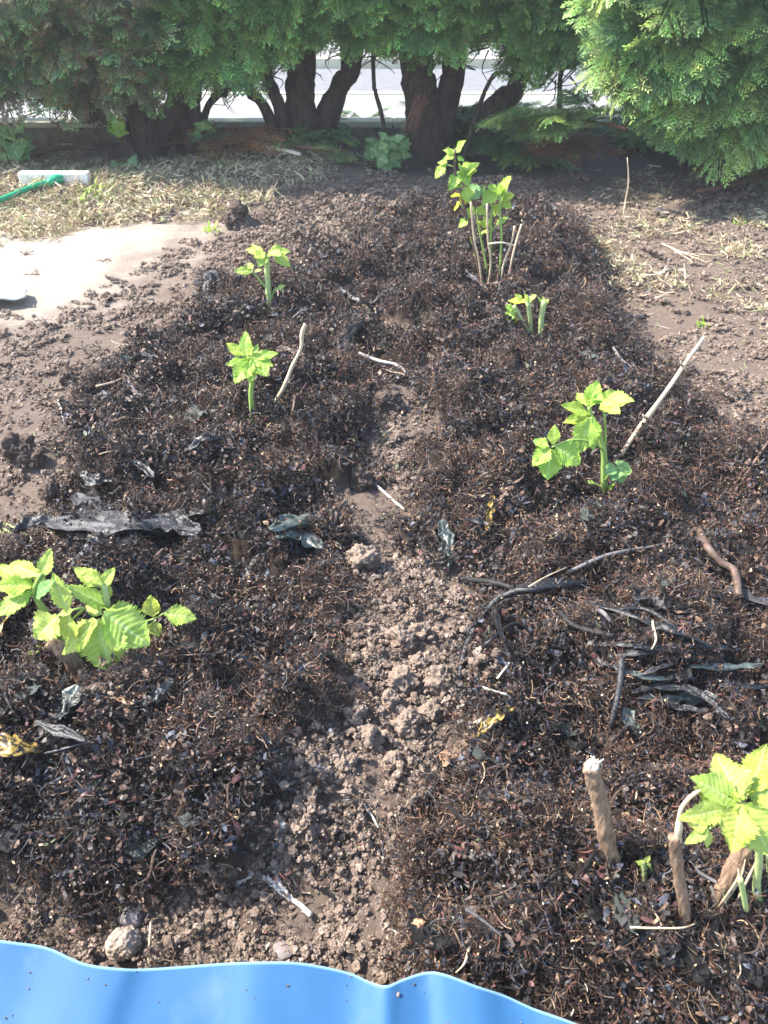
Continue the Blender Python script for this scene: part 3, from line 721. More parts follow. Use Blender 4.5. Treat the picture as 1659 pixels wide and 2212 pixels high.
# far clump with dry canes
p, q = shoot('tall leafy clump of shoots among dry canes at the top of the bed', (1050, 618)); Y = q.y
stem(p, [(1044,615),(1024,530),(1008,470),(996,420),(982,365),(984,322)], Y, 8, 4, 'browntwig', root=q.z)
stem(p, [(1078,615,-.01),(1083,520),(1080,465),(1080,420)], Y-.02, 5, 6, 'stem', root=q.z)
stem(p, [(1062,610),(1060,500),(1064,440)], Y, 5, 5, 'stem', root=q.z)
leaf(p, Y, [(982,345),(984,320)], [(986,322,1006,302,16),(984,330,956,322,14),(984,336,956,344,18),(986,340,1004,346,14)], 'leaf', 4, 5)
leaf(p, Y, [(980,360),(962,355)], [(962,356,938,384,22),(966,352,944,350,16)], 'leaf', 4, 5)
leaf(p, Y, [(992,400),(994,372)], [(994,370,970,412,28),(996,366,1030,352,26),(1000,382,1034,348,24),(996,372,1014,400,28)], 'leaf', 5, 6)
leaf(p, Y, [(1006,440),(1030,408)], [(1044,405,1000,430,40),(1040,400,1046,430,22)], 'leafdeep', 4, 6)
leaf(p, Y, [(1002,450),(994,440)], [(994,436,978,454,16),(996,420,972,424,14),(1004,446,992,412,14)], 'leafyellow' , 5, 4)
leaf(p, Y, [(1064,440),(1074,420)], [(1076,410,1040,444,34,0,-.02),(1082,416,1102,378,26),(1074,412,1052,402,22),(1078,416,1096,410,24),(1080,418,1088,442,20)], 'leaf', 5, 6)
leaf(p, Y, [(1062,500),(1072,486)], [(1072,486,1098,468,16),(1060,490,1028,478,18),(1056,500,1034,504,16),(1054,490,1046,466,18),(1024,530,1016,510,10),(1036,560,1022,548,8)], 'leaf', 5, 5)
leaf(p, Y, [(990,395),(1010,385)], [(1008,384,1030,366,22),(1004,380,990,352,20),(1000,400,966,396,22),(1004,404,1016,440,26)], 'leaf', 4, 5)
leaf(p, Y, [(1010,470),(1030,450)], [(1028,450,1056,462,22),(1024,446,1008,474,20),(1012,470,990,492,18)], 'leaf', 4, 5)
leaf(p, Y, [(1080,450),(1090,430)], [(1086,432,1112,420,22),(1084,436,1106,448,22),(1080,440,1066,468,20),(1084,426,1076,396,20)], 'leaf', 4, 5)
leaf(p, Y, [(984,350),(980,335)], [(980,336,964,318,16),(984,332,996,316,14)], 'leaf', 4, 5)
stem(p, [(1058,612),(1048,560),(1036,500),(1030,450)], Y+.01, 5, 4, 'stem', root=q.z)
for k, (pts, wd) in enumerate([([(1047,622),(1034,560),(1024,515),(1017,436)], 6), ([(1052,622),(1060,570),(1054,520),(1052,440)], 6), ([(1084,627),(1086,578),(1104,528),(1112,488)], 6), ([(1090,618),(1108,550),(1127,484)], 6), ([(1070,622),(1076,590)], 5), ([(1097,618),(1104,575)], 4)]):
    lab = ['dry cane standing leftmost in the far clump', 'straight dry cane in the middle of the far clump', 'kinked dry cane at the right of the far clump', 'dry cane leaning furthest right in the far clump', 'short reddish cane stub at the foot of the far clump', 'short thin cane stub at the right foot of the far clump'][k]
    b = MB(); Yk = Y-.03-.01*k; u = unit(aty(1080, 560, Yk)); P = [aty(x_, y_, Yk) for x_, y_ in pts]; P[0].z = q.z-.03
    b.tube(P, wd*.72*u/2, 7, .25, sub=4); tag(recentre(b.build('dry_cane', M['cane'] if k < 4 else M['redbark'])), lab, 'cane', 'dry canes of the far clump')
b = MB(); b.tube([aty(1055,527,Y-.05), aty(1085,524,Y-.05), aty(1114,531,Y-.05)], .0024, 6, .15, sub=3); tag(recentre(b.build('dry_cane', M['wood'])), 'pale stick caught crosswise between the far dry canes', 'stick')

# foreground right
pc = empty('cane_stub', g(1322, 1868), 'upright brown cane stub with a broken pale top at the lower right', 'cane'); Y = g(1322, 1868).y
P = [g(1324,1874,-.02), aty(1318,1850,Y), aty(1306,1790,Y+.004), aty(1296,1730,Y+.008), aty(1284,1690,Y+.01), aty(1279,1655,Y+.012)]
u = unit(P[2]); b = MB(); b.tube(P, [20*u,19*u,18*u,17*u,17.5*u,18*u], 22, .34, sub=8); b.build('bark', M['canebark'], pc)
b = MB(); T = P[-1]; b.tube([T+Vector((0,0,-.001)), T+Vector((0,0,.004))], [15.5*u,12*u], 12, .3)
for k in range(7): b.tube([T+Vector((rnd(-.008,.010),rnd(-.005,.005),-.003)), T+Vector((rnd(-.004,.016),rnd(-.005,.005),rnd(.005,.014)))], [.0022,.0004], 4)
b.build('splintered_top', M['wood'], pc)
pc = empty('thorny_cane', g(1484, 2012), 'bristly brown cane with a torn peeling tip beside the large lime leaves', 'cane'); Y = g(1484, 2012).y
P = [g(1488,2022,-.02), aty(1480,1980,Y), aty(1468,1900,Y+.004), aty(1460,1850,Y+.006), aty(1456,1808,Y+.008)]
u = unit(P[2]); b = MB(); b.tube(P, [13*u,12.5*u,12*u,12*u,11*u], 16, .32, sub=7)
for _ in range(420):
    i = random.randrange(4); t = random.random(); c = P[i].lerp(P[i+1], t); o = rvec(); o.z *= .2; o.normalize(); L = rnd(.0015, .004)
    b.add([c+o*11*u+Vector((0,0,-.0006)), c+o*11*u+Vector((0,0,.0006)), c+o*(11*u+L)], [(0,1,2)])
b.build('bark', M['canebark'], pc)
b = MB(); b.tube([aty(1462,1830,Y+.008), aty(1468,1780,Y+.008), aty(1473,1745,Y+.01), aty(1500,1715,Y+.012), aty(1542,1693,Y+.015)], [7*u,7*u,5*u,4*u,1*u], 7, .3, sub=6); b.build('peeling_strip', M['cane'], pc)
pc = empty('split_cane_stub', g(1552, 1945), 'thick split cane stub with pale peeled strips under the large lime leaves', 'cane'); Y = g(1552, 1945).y
P = [g(1548,1955,-.02), aty(1560,1925,Y), aty(1590,1865,Y+.006), aty(1616,1816,Y+.012)]
u = unit(P[2]); b = MB(); b.tube(P, [18*u,18*u,17*u,16*u], 20, .38, sub=8); b.build('bark', M['canebark'], pc)
b = MB()
for k in range(3):
    o = Vector((rnd(-.008,.010), -.014, rnd(-.004,.004))); b.tube([P[1]+o, P[2]+o+Vector((rnd(-.006,.006),0,0)), P[3].lerp(P[2], rnd(.1,.7))+o*.9], [.0011,.0014,.0004], 5, .3, sub=3)
b.tube([aty(1548,1950,Y-.02), aty(1536,1915,Y-.02)], .0012, 5)
b.build('peeled_strip', M['cane'], pc)
p, q = shoot('large lime leaved shoot at the lower right edge behind the split stub', (1640, 1975)); Y = q.y+.01
stem(p, [(1638,1985),(1634,1920),(1640,1850),(1630,1780),(1606,1738)], Y, 22, 14, 'palestem', 60, root=q.z)
stem(p, [(1612,1965),(1604,1920),(1598,1898)], Y-.03, 12, 14, 'palestem', 20)
stem(p, [(1672,1975),(1664,1900),(1662,1850)], Y+.02, 16, 14, 'palestem', 20)
leaf(p, Y, [(1628,1775),(1604,1735,-.01)], [(1600,1732,1548,1624,84,-.01,.03),(1596,1736,1496,1678,70,-.01,.0),(1600,1738,1582,1842,78,-.02,-.05),(1602,1738,1672,1850,96,-.02,-.05),(1598,1724,1588,1640,60,-.01,.04)], 'leaflime', 10, 9)
leaf(p, Y, [(1634,1790),(1640,1740),(1615,1716)], [(1615,1716,1658,1606,66,0,.03),(1618,1720,1700,1700,60,0,0),(1625,1730,1690,1790,60,0,-.03)], 'leaflime', 8, 8)
leaf(p, Y, [(1600,1752),(1566,1750)], [(1568,1748,1474,1768,48,-.02,-.04),(1560,1738,1506,1702,50,0,.0)], 'leaflime', 7, 8)
leaf(p, Y, [(1590,1760),(1562,1772,-.02),(1532,1790,-.04)], [(1530,1790,1480,1823,26,-.04,-.05),(1528,1788,1488,1780,26,-.04,-.04),(1532,1794,1528,1834,16,-.04,-.05)], 'leaflime', 5, 6)
p, q = shoot('tiny curled bud sprout between the upright stub and the bristly cane', (1396, 1905), 'sprout_bud'); Y = q.y
stem(p, [(1396,1908),(1392,1880),(1388,1862)], Y, 13, 9, 'palestem', 16, root=q.z)
leaf(p, Y, [(1392,1880),(1402,1868),(1410,1890)], [(1400,1868,1412,1898,13),(1390,1866,1376,1862,12),(1392,1862,1404,1850,12),(1388,1870,1378,1884,10)], 'leaflime', 8, 4)

# ------------------------------------------------------------------ twigs, straws, seaweed, stones
def inm(q): return float(masks(np.array([q.x]), np.array([q.y]))[0][0])
def rod(name, pts, wd, m, label, cat, lift=.004, sides=7, wob=.15, sub=4, group=None, taper=.7, arch=0.0):
    P = []; n = len(pts)
    for i, (x_, y_) in enumerate(pts):
        q = g(x_, y_, lift); q.z += .023*inm(q) + arch*math.sin(math.pi*i/(n-1)); P.append(q)
    for i in range(1, n-1): P[i].z = max(P[i].z, .5*(P[i-1].z+P[i+1].z)-.004)
    u = unit(P[0]); r = [wd*u/2*(1-(1-taper)*i/(n-1)) for i in range(n)]
    b = MB(); b.tube(P, r, sides, wob, sub=sub); o = recentre(b.build(name, M[m])); return tag(o, label, cat, group)
rod('dry_straw', [(776,787),(820,797),(862,815),(897,836)], 8, 'whitewood', 'pale split stick lying flat at the centre of the bed', 'stick')
rod('dry_straw', [(810,1049),(842,1078),(874,1105)], 7, 'whitewood', 'short cream straw lying at the middle of the soil trough', 'straw')
rod('kelp_stalk', [(1000,1258),(1055,1286),(1105,1303)], 15, 'twig', 'short thick black stalk lying at the edge of the trough', 'seaweed')
rod('kelp_stalk', [(1258,1291),(1167,1314),(1105,1322),(1060,1350),(1019,1394),(997,1448),(988,1510),(962,1546)], 17, 'kelp', 'long curved black seaweed stalk arching from right to the soil trough', 'seaweed', .006, 9, .55, 7, arch=.010)
rod('twig', [(1223,1266),(1290,1238),(1347,1220),(1419,1206),(1497,1178)], 10, 'greytwig', 'long grey twig running up toward the rusty tipped stick', 'twig')
rod('kelp_stalk', [(1203,1360),(1225,1380),(1251,1396),(1318,1410)], 14, 'twig', 'smooth black stalk below the forked grey one', 'seaweed', .006, taper=.8)
rod('kelp_stalk', [(1247,1350),(1310,1360),(1379,1370),(1440,1390),(1475,1420)], 14, 'kelp', 'dark forked stalk pointing right among the wet seaweed', 'seaweed', .007)
rod('twig', [(1262,1352),(1290,1366),(1311,1386)], 11, 'greytwig', 'short grey fork end beside the smooth black stalk', 'twig')
rod('stick', [(1500,1176),(1519,1216),(1545,1248),(1571,1282),(1584,1322)], 17, 'browntwig', 'thick grey brown stick with a rusty broken end at the right', 'stick', .008, taper=.9)
rod('twig', [(1251,1206),(1276,1192),(1300,1190),(1330,1200),(1357,1222)], 5, 'twig', 'thin black arched twig above the grey twig', 'twig', .006, arch=.01)
rod('kelp_stalk', [(1335,1458),(1330,1512),(1322,1556),(1310,1606)], 17, 'greykelp', 'flattened grey green stalk standing out of the wet seaweed', 'seaweed', .008)
rod('kelp_stalk', [(1060,1366),(1064,1400),(1080,1440),(1108,1478)], 12, 'kelp', 'ragged black seaweed strand below the long curved stalk', 'seaweed', .004, wob=.5)
rod('kelp_stalk', [(1148,1412),(1100,1420),(1050,1432),(1020,1440)], 9, 'kelp', 'thin dark strand crossing under the curved stalk', 'seaweed', .003)
pc = empty('forked_twig', g(1115, 1540), 'grey forked twig shaped like a Y below the black strands', 'twig')
for pts in ([(1083,1488),(1100,1518),(1116,1540),(1124,1584)], [(1132,1476),(1126,1510),(1116,1540)]):
    b = MB(); b.tube([g(x_, y_, .006) for x_, y_ in pts], [.0028]*len(pts), 6, .3, sub=4); b.build('branch', M['greytwig'], pc)
rod('dry_straw', [(1127,1312),(1170,1284),(1223,1258)], 4, 'cane', 'thin tan straw lying across the black stalks', 'straw', .008)
rod('twig', [(882,1654),(910,1620),(949,1588),(1000,1573)], 7, 'twig', 'dark bent twig at the right edge of the trough', 'twig')
rod('twig', [(1072,1706),(1098,1680),(1130,1665),(1158,1645)], 7, 'twig', 'dark twig below the yellow seaweed strip', 'twig')
rod('wood_chip', [(1016,1590),(1036,1580)], 12, 'wood', 'small tan wood chip above the yellow seaweed strip', 'wood chip', taper=1)
rod('wood_chip', [(1039,1522),(1092,1534)], 7, 'wood', 'tan wood splinter above the yellow seaweed strip', 'wood chip')
rod('wood_chip', [(971,1541),(1000,1549)], 6, 'whitewood', 'pale splinter at the lower end of the curved black stalk', 'wood chip')
rod('wood_chip', [(1070,1500),(1098,1464)], 5, 'wood', 'tan splinter beside the grey forked twig', 'wood chip')
rod('dry_straw', [(1350,2036),(1400,2038),(1460,2040),(1492,2026)], 5, 'cane', 'long curved tan root fibre by the foot of the bristly cane', 'straw')
rod('dry_straw', [(322,2092),(324,2050),(328,1998)], 6, 'cane', 'jointed dry grass stalk standing beside the pale round clod', 'straw', .006)
rod('dry_straw', [(648,2080),(662,2062),(672,2044)], 7, 'whitewood', 'short pale straw just above the blue plastic rim', 'straw')
rod('dry_straw', [(787,1746),(803,1766),(818,1792)], 7, 'whitewood', 'pale woody straw in the trough near the white pebble', 'straw')
rod('dry_straw', [(782,1795),(800,1830),(806,1850)], 4, 'cane', 'thin tan stalk in the lower part of the trough', 'straw')
rod('dry_straw', [(632,1930),(652,1932),(672,1934)], 4, 'cane', 'yellow straw right of the white branched sprig', 'straw')
rod('dry_straw', [(812,958),(834,940),(852,925)], 4, 'cane', 'thin straw leaning over the upper part of the trough', 'straw')
rod('twig', [(283,852),(300,880),(326,918)], 9, 'greytwig', 'pale grey driftwood twig at the left of the bed', 'twig')
rod('twig', [(212,860),(250,850),(275,838)], 6, 'cane', 'small tan twig near the left soil edge', 'twig')
rod('twig', [(605,735),(650,700),(665,690)], 6, 'greytwig', 'short grey twig leaning behind the bent cane', 'twig')
rod('twig', [(780,960),(0+760,905),(742,890)], 5, 'twig', 'thin black twig near the top of the trough', 'twig')
rod('twig', [(634,880),(640,905),(622,950)], 7, 'browntwig', 'brown twig right of the bent cane foot', 'twig')
rod('twig', [(1320,780),(1340,805),(1368,822)], 7, 'greytwig', 'grey twig near the right edge of the mulch', 'twig')
rod('twig', [(1120,545),(1148,515),(1168,480)], 5, 'greytwig', 'thin grey twig right of the far canes', 'twig')
rod('twig', [(1300,1170),(1330,1140),(1345,1120)], 10, 'browntwig', 'brown twig below the tallest right shoot', 'twig')
rod('twig', [(22,1500),(28,1545),(60,1590)], 8, 'twig', 'black twig at the left edge below the cane stub', 'twig')
rod('twig', [(376,1378),(379,1415),(380,1445)], 7, 'twig', 'black upright twig end right of the broad leaved shoot', 'twig', .008)
rod('twig', [(380,1450),(430,1448),(500,1440)], 4, 'browntwig', 'thin brown root lying right of the broad leaved shoot', 'twig')
rod('twig', [(110,1660),(200,1640),(235,1625)], 5, 'greytwig', 'thin grey stem beside the yellow spotted patch', 'twig')
rod('twig', [(1580,1080),(1625,1020),(1655,975)], 8, 'browntwig', 'brown twig at the right edge of the bed', 'twig')
rod('twig', [(1425,970),(1450,962),(1480,950)], 8, 'twig', 'black bark scrap right of the leaning cane', 'twig')
rod('twig', [(1545,1945),(1500,1920),(1490,1905)], 9, 'greytwig', 'weathered grey twig between the bristly cane and the split stub', 'twig')
rod('dry_straw', [(126,868),(136,900),(142,925)], 5, 'whitewood', 'small pale stalk standing in the soil at left', 'straw', .005)
rod('dry_stalk', [(1345,470),(1352,430),(1355,385),(1356,340)], 4, 'cane', 'thin dry stalk standing in the soil before the right hedge', 'stalk', .004, taper=.6) if False else None
Y = g(1345, 470).y
b = MB(); b.tube([g(1345,475,-.01), aty(1352,430,Y), aty(1358,390,Y), aty(1355,340,Y)], [.003,.003,.0028,.0015], 6, .2, sub=3); tag(recentre(b.build('dry_stalk', M['cane'])), 'thin dry stalk standing upright in the soil before the right hedge', 'stalk')
# random little twigs: each its own thing, alike
TW = [[(1.0, 0)], [(.5, .12)], [(.3, -.1)]]
twm = []
for k in range(5):
    b = MB(); a = rnd(-.25, .25); b.tube([(-.5,0,0), (-.2,a*.3,.05), (.2,a,.04), (.5,a*.2,0)], [.030,.036,.028,.012], 6, .3, sub=3)
    if k % 2: b.tube([(0,a*.7,.04), (.2,a+.2,.08)], [.02,.008], 5, .3)
    twm.append(b)
tm = []
for k, b in enumerate(twm):
    me = bpy.data.meshes.new('twig'); me.from_pydata([tuple(v) for v in b.v], [], b.f); me.polygons.foreach_set('use_smooth', np.ones(len(me.polygons), bool)); me.materials.append(M[['twig','browntwig','greytwig','twig','cane'][k]]); tm.append(me)
TL = ['loose black twig lying flat in the dark mulch', 'loose brown forked twig lying in the dark mulch', 'loose grey twig lying in the dark mulch', 'loose black forked twig lying in the dark mulch', 'loose tan stalk lying in the dark mulch']
LM = [('the bare head of the trough', 850, 880), ('the middle of the trough', 860, 1300), ('the lower trough', 760, 1800), ('the broad leaved shoot', 276, 1464), ('the upright stub', 1310, 1870), ('the tallest right shoot', 1307, 1075), ('the leaning cane', 1450, 850), ('the upright green shoot', 548, 907), ('the slender pale shoot', 586, 690), ('the pair of pale stalks', 1150, 735), ('the far clump', 1060, 610), ('the long curved stalk', 1060, 1350), ('the frayed seaweed fan', 1440, 1540), ('the olive seaweed blades', 660, 1190), ('the long grey seaweed blade', 270, 1168), ('the yellow patch', 60, 1664), ('the bristly cane', 1484, 2012), ('the lower left mulch edge', 300, 1920), ('the left mulch edge', 150, 950), ('the right frame edge', 1659, 1250), ('the yellow seaweed strip', 1050, 1600), ('the mulch corner by the trough', 600, 1620)]
LM = [(n_, g(a, b)) for n_, a, b in LM]; used_l = {}
def uniq(what, q):
    for n_, c in sorted(LM, key=lambda t: (t[1].xy-q.xy).length):
        dx, dy = q.x-c.x, q.y-c.y
        side = ('right of' if dx > 0 else 'left of') if abs(dx) > abs(dy) else ('beyond' if dy > 0 else 'in front of')
        l = '%s on the bed %s %s' % (what, side, n_)
        if l not in used_l: used_l[l] = 1; return l
    return l
cnt = 0
while cnt < 80:
    px, py = rnd(-20, 1680), rnd(520, 2180); q = g(px, py)
    if masks(np.array([q.x]), np.array([q.y]))[0][0] < .6: continue
    k = random.choice((0,0,1,1,2,3,3,4)); o = bpy.data.objects.new('loose_twig', tm[k]); COL.objects.link(o)
    L = rnd(.018, .05)*(1+.25*q.y); o.scale = (L,)*3; o.location = q + Vector((0,0,.007)); o.rotation_euler = (rnd(-.3,.3), rnd(-.25,.25), rnd(0,6.28))
    o.location.z += .016
    tag(o, uniq(['loose black twig','loose brown forked twig','loose grey twig','loose black forked twig','loose tan stalk'][k], q), 'twig', 'loose twigs in the mulch'); cnt += 1

def blade(name, pts, wd, m, label, cat='seaweed', lift=.004, rag=.45, roll=.5, group=None, thick=.0012, wave=.45):
    """a crumpled strap of seaweed lying along ground points"""
    P = [g(x_, y_, lift) for x_, y_ in pts]; n0 = len(P); Q = []
    for q in P: q.z += .024*inm(q)
    for i in range(1, n0-1): P[i].z = max(P[i].z, .5*(P[i-1].z+P[i+1].z)-.003)
    for i in range(n0-1):
        a0, b0, c0, d0 = P[max(i-1,0)], P[i], P[i+1], P[min(i+2,n0-1)]
        for k in range(8):
            t = k/8; Q.append(.5*((2*b0)+(c0-a0)*t+(2*a0-5*b0+4*c0-d0)*t*t+(3*b0-a0-3*c0+d0)*t**3))
    Q.append(P[-1]); n = len(Q); u = unit(P[0]); V = []; F = []; ms = 5; ph = rnd(0, 99)
    for i, q in enumerate(Q):
        t = i/(n-1); d = (Q[min(i+1,n-1)]-Q[max(i-1,0)]).normalized(); s = Vector((d.y, -d.x, 0)).normalized()
        hw = wd*u/2*(math.sin(math.pi*(.04+.92*t))**.75)
        for j in range(-ms, ms+1):
            a = j/ms; w2 = hw*(1+rag*mnoise.noise(Vector((t*7, a*.5+ph, 3)))*1.4+rag*.4*mnoise.noise(Vector((t*22, a+ph, 7))))
            z = wave*hw*(mnoise.noise(Vector((t*6+ph, a*1.6, 0)))*1.6 + roll*abs(a)**2 + .4*math.sin(a*5+t*3+ph))
            V.append(q + s*(a*w2) + Vector((0,0,z)))
    w_ = 2*ms+1; nn = len(V); V += [v-Vector((0,0,thick)) for v in V]
    for i in range(n-1):
        for j in range(w_-1):
            f = (i*w_+j, i*w_+j+1, (i+1)*w_+j+1, (i+1)*w_+j); F.append(f); F.append(tuple(k+nn for k in f[::-1]))
    rim = [j for j in range(w_)] + [i*w_+w_-1 for i in range(1, n)] + [(n-1)*w_+j for j in range(w_-2, -1, -1)] + [i*w_ for i in range(n-2, 0, -1)]
    for a, c in zip(rim, rim[1:]+rim[:1]): F.append((a, a+nn, c+nn, c))
    b = MB(); b.add(V, F); return tag(recentre(b.build(name, M[m])), label, cat, group)
blade('seaweed_strap', [(108,1158),(180,1160),(270,1168),(360,1158),(440,1180)], 72, 'greykelp', 'long wrinkled grey seaweed blade across the left of the bed', rag=.5, wave=.5)
blade('seaweed_strap', [(160,1198),(230,1192),(315,1186)], 48, 'kelp', 'dark glossy seaweed blade below the long grey one', wave=.45)
blade('seaweed_strap', [(300,1188),(370,1176),(440,1180)], 46, 'kelp', 'black folded seaweed at the right end of the long grey blade', wave=.6)
blade('seaweed_strap', [(40,1180),(80,1160),(130,1150)], 44, 'kelp', 'dark seaweed scrap at the left end of the grey blade')
blade('seaweed_strap', [(160,1100),(200,1125),(230,1140)], 44, 'greykelp', 'mauve grey seaweed scrap above the long grey blade')
blade('seaweed_strap', [(370,1135),(410,1142),(445,1138)], 32, 'greykelp', 'pale strip of seaweed beside the long grey blade')
blade('seaweed_strap', [(590,1185),(650,1172),(700,1150),(738,1108)], 62, 'olivekelp', 'curved olive seaweed blade with a shiny edge left of the trough', wave=.4)
blade('seaweed_strap', [(600,1192),(650,1200),(700,1214)], 48, 'olivekelp', 'flat olive seaweed blade half buried left of the trough', lift=.004)
blade('seaweed_strap', [(950,1166),(962,1196),(966,1240)], 30, 'olivekelp', 'grey green curled seaweed strip right of the trough', lift=.014)
blade('seaweed_strap', [(1062,1110),(1058,1140),(1048,1185)], 16, 'yellow', 'upright amber edged seaweed strip right of the trough', lift=.012)
blade('yellow_seaweed', [(995,1626),(1030,1618),(1065,1596),(1108,1574)], 28, 'yellow', 'yellow spotted seaweed strip lying right of the trough', lift=.016)
blade('yellow_seaweed', [(-30,1660),(30,1668),(108,1664)], 56, 'yellow', 'wide yellow patch of seaweed with dark spots at the left edge', lift=.016)
blade('yellow_seaweed', [(-10,1440),(15,1400),(42,1345)], 36, 'yellow', 'amber pointed seaweed scrap at the left edge under the leaves', lift=.02)
blade('yellow_seaweed', [(-20,1608),(30,1602)], 16, 'yellow', 'small amber seaweed scrap above the wide yellow patch')
blade('seaweed_strap', [(1340,1562),(1352,1592),(1372,1624)], 32, 'olivekelp', 'pointed grey green blade at the foot of the flattened stalk')
for k, (a, e, w2, mm) in enumerate([((1356,1530),(1480,1500),18,'greykelp'), ((1370,1540),(1500,1535),24,'olivekelp'), ((1375,1550),(1520,1572),20,'kelp'), ((1380,1520),(1540,1548),20,'kelp'), ((1470,1560),(1536,1540),26,'olivekelp'), ((1360,1500),(1450,1465),12,'greykelp')]):
    blade('seaweed_frond', [a, ((a[0]+e[0])/2, (a[1]+e[1])/2+rnd(-6,6)), e], w2, mm, ['topmost grey strand of the frayed seaweed fan', 'olive strand in the middle of the frayed seaweed fan', 'lowest black strand of the frayed seaweed fan', 'long black strand of the frayed seaweed fan', 'broad olive tip at the right of the frayed fan', 'thin grey strand above the frayed seaweed fan'][k], group='frayed seaweed fan')
blade('seaweed_strap', [(1307,1450),(1380,1442),(1471,1432)], 22, 'greykelp', 'pale mauve seaweed strip above the flattened stalk')
blade('seaweed_strap', [(1375,1300),(1405,1330),(1440,1345)], 60, 'greykelp', 'crumpled mauve grey seaweed sheet at the right of the bed', rag=.8, wave=.5)
blade('seaweed_strap', [(1440,1425),(1520,1432),(1600,1436)], 18, 'kelp', 'long dark strip running right from the forked stalk')
blade('seaweed_strap', [(320,1560),(345,1535),(380,1500)], 30, 'olivekelp', 'grey green folded seaweed strip below the broad leaved shoot')
blade('seaweed_strap', [(130,1590),(160,1560),(185,1520)], 44, 'olivekelp', 'dark green seaweed scrap below the cane stub')
blade('seaweed_strap', [(185,1060),(220,1085),(250,1080)], 36, 'kelp', 'black curled seaweed near the left soil edge', lift=.014)
blade('seaweed_strap', [(262,1050),(300,1040),(340,1072)], 26, 'kelp', 'dark ribbon of seaweed at the left of the bed', lift=.016)
blade('seaweed_strap', [(415,1015),(450,990),(500,980)], 32, 'kelp', 'black leathery scrap raised in the left part of the mulch', lift=.018)
blade('seaweed_strap', [(730,648),(770,665),(800,668)], 26, 'kelp', 'glossy black scrap left of the far canes', lift=.016)
blade('seaweed_strap', [(800,668),(830,660),(858,640)], 26, 'kelp', 'upturned black scrap near the middle rear of the bed', lift=.016)
blade('seaweed_strap', [(730,775),(760,750),(785,720)], 26, 'kelp', 'standing dark flap of seaweed right of the bent cane', lift=.02)
blade('seaweed_strap', [(600,790),(625,778),(660,800)], 26, 'browntwig', 'brown curled bark flap behind the bent cane', lift=.015)
blade('seaweed_strap', [(700,815),(680,800),(650,805)], 22, 'olivekelp', 'olive seaweed scrap right of the bent cane', lift=.008)
blade('seaweed_strap', [(930,712),(965,705),(990,690)], 28, 'kelp', 'bluish black scrap at the middle of the rear bed', lift=.012)
blade('seaweed_strap', [(445,660),(462,648),(486,646)], 20, 'greykelp', 'shiny grey scrap left of the slender pale shoot', lift=.01)
blade('plastic_shard', [(1003,614),(1016,628),(1034,640)], 18, 'greykelp', 'small whitish shard below the far dry canes', 'litter', .014, wave=.6)
blade('seaweed_strap', [(1040,640),(1075,634),(1100,640)], 10, 'browntwig', 'brown strip beside the whitish shard')
blade('seaweed_strap', [(1095,465),(1105,455),(1118,448)], 18, 'kelp', 'blue black scrap standing at the right of the far leaves', lift=.02)
blade('seaweed_strap', [(600,920),(622,960),(600,975)], 22, 'kelp', 'black flap below the bent cane foot', lift=.01)
blade('withered_leaf', [(880,2020),(905,2030),(915,2048)], 18, 'oldleaf', 'curled orange brown leaf at the lower edge of the trough', 'leaf', .008)
blade('withered_leaf', [(1265,2100),(1280,2108),(1292,2104)], 14, 'oldleaf', 'tiny brown leaf in the lower mulch', 'leaf')
blade('withered_leaf', [(935,1650),(955,1665),(960,1690)], 26, 'oldleaf', 'pinkish brown withered leaf right of the trough', 'leaf')
blade('withered_leaf', [(255,1540),(275,1548),(295,1556)], 12, 'oldleaf', 'tan leaf scrap below the broad leaved shoot', 'leaf')
blade('withered_leaf', [(640,740+80),(655,812),(668,800)], 12, 'oldleaf', 'small tan leaf near the bent cane', 'leaf')

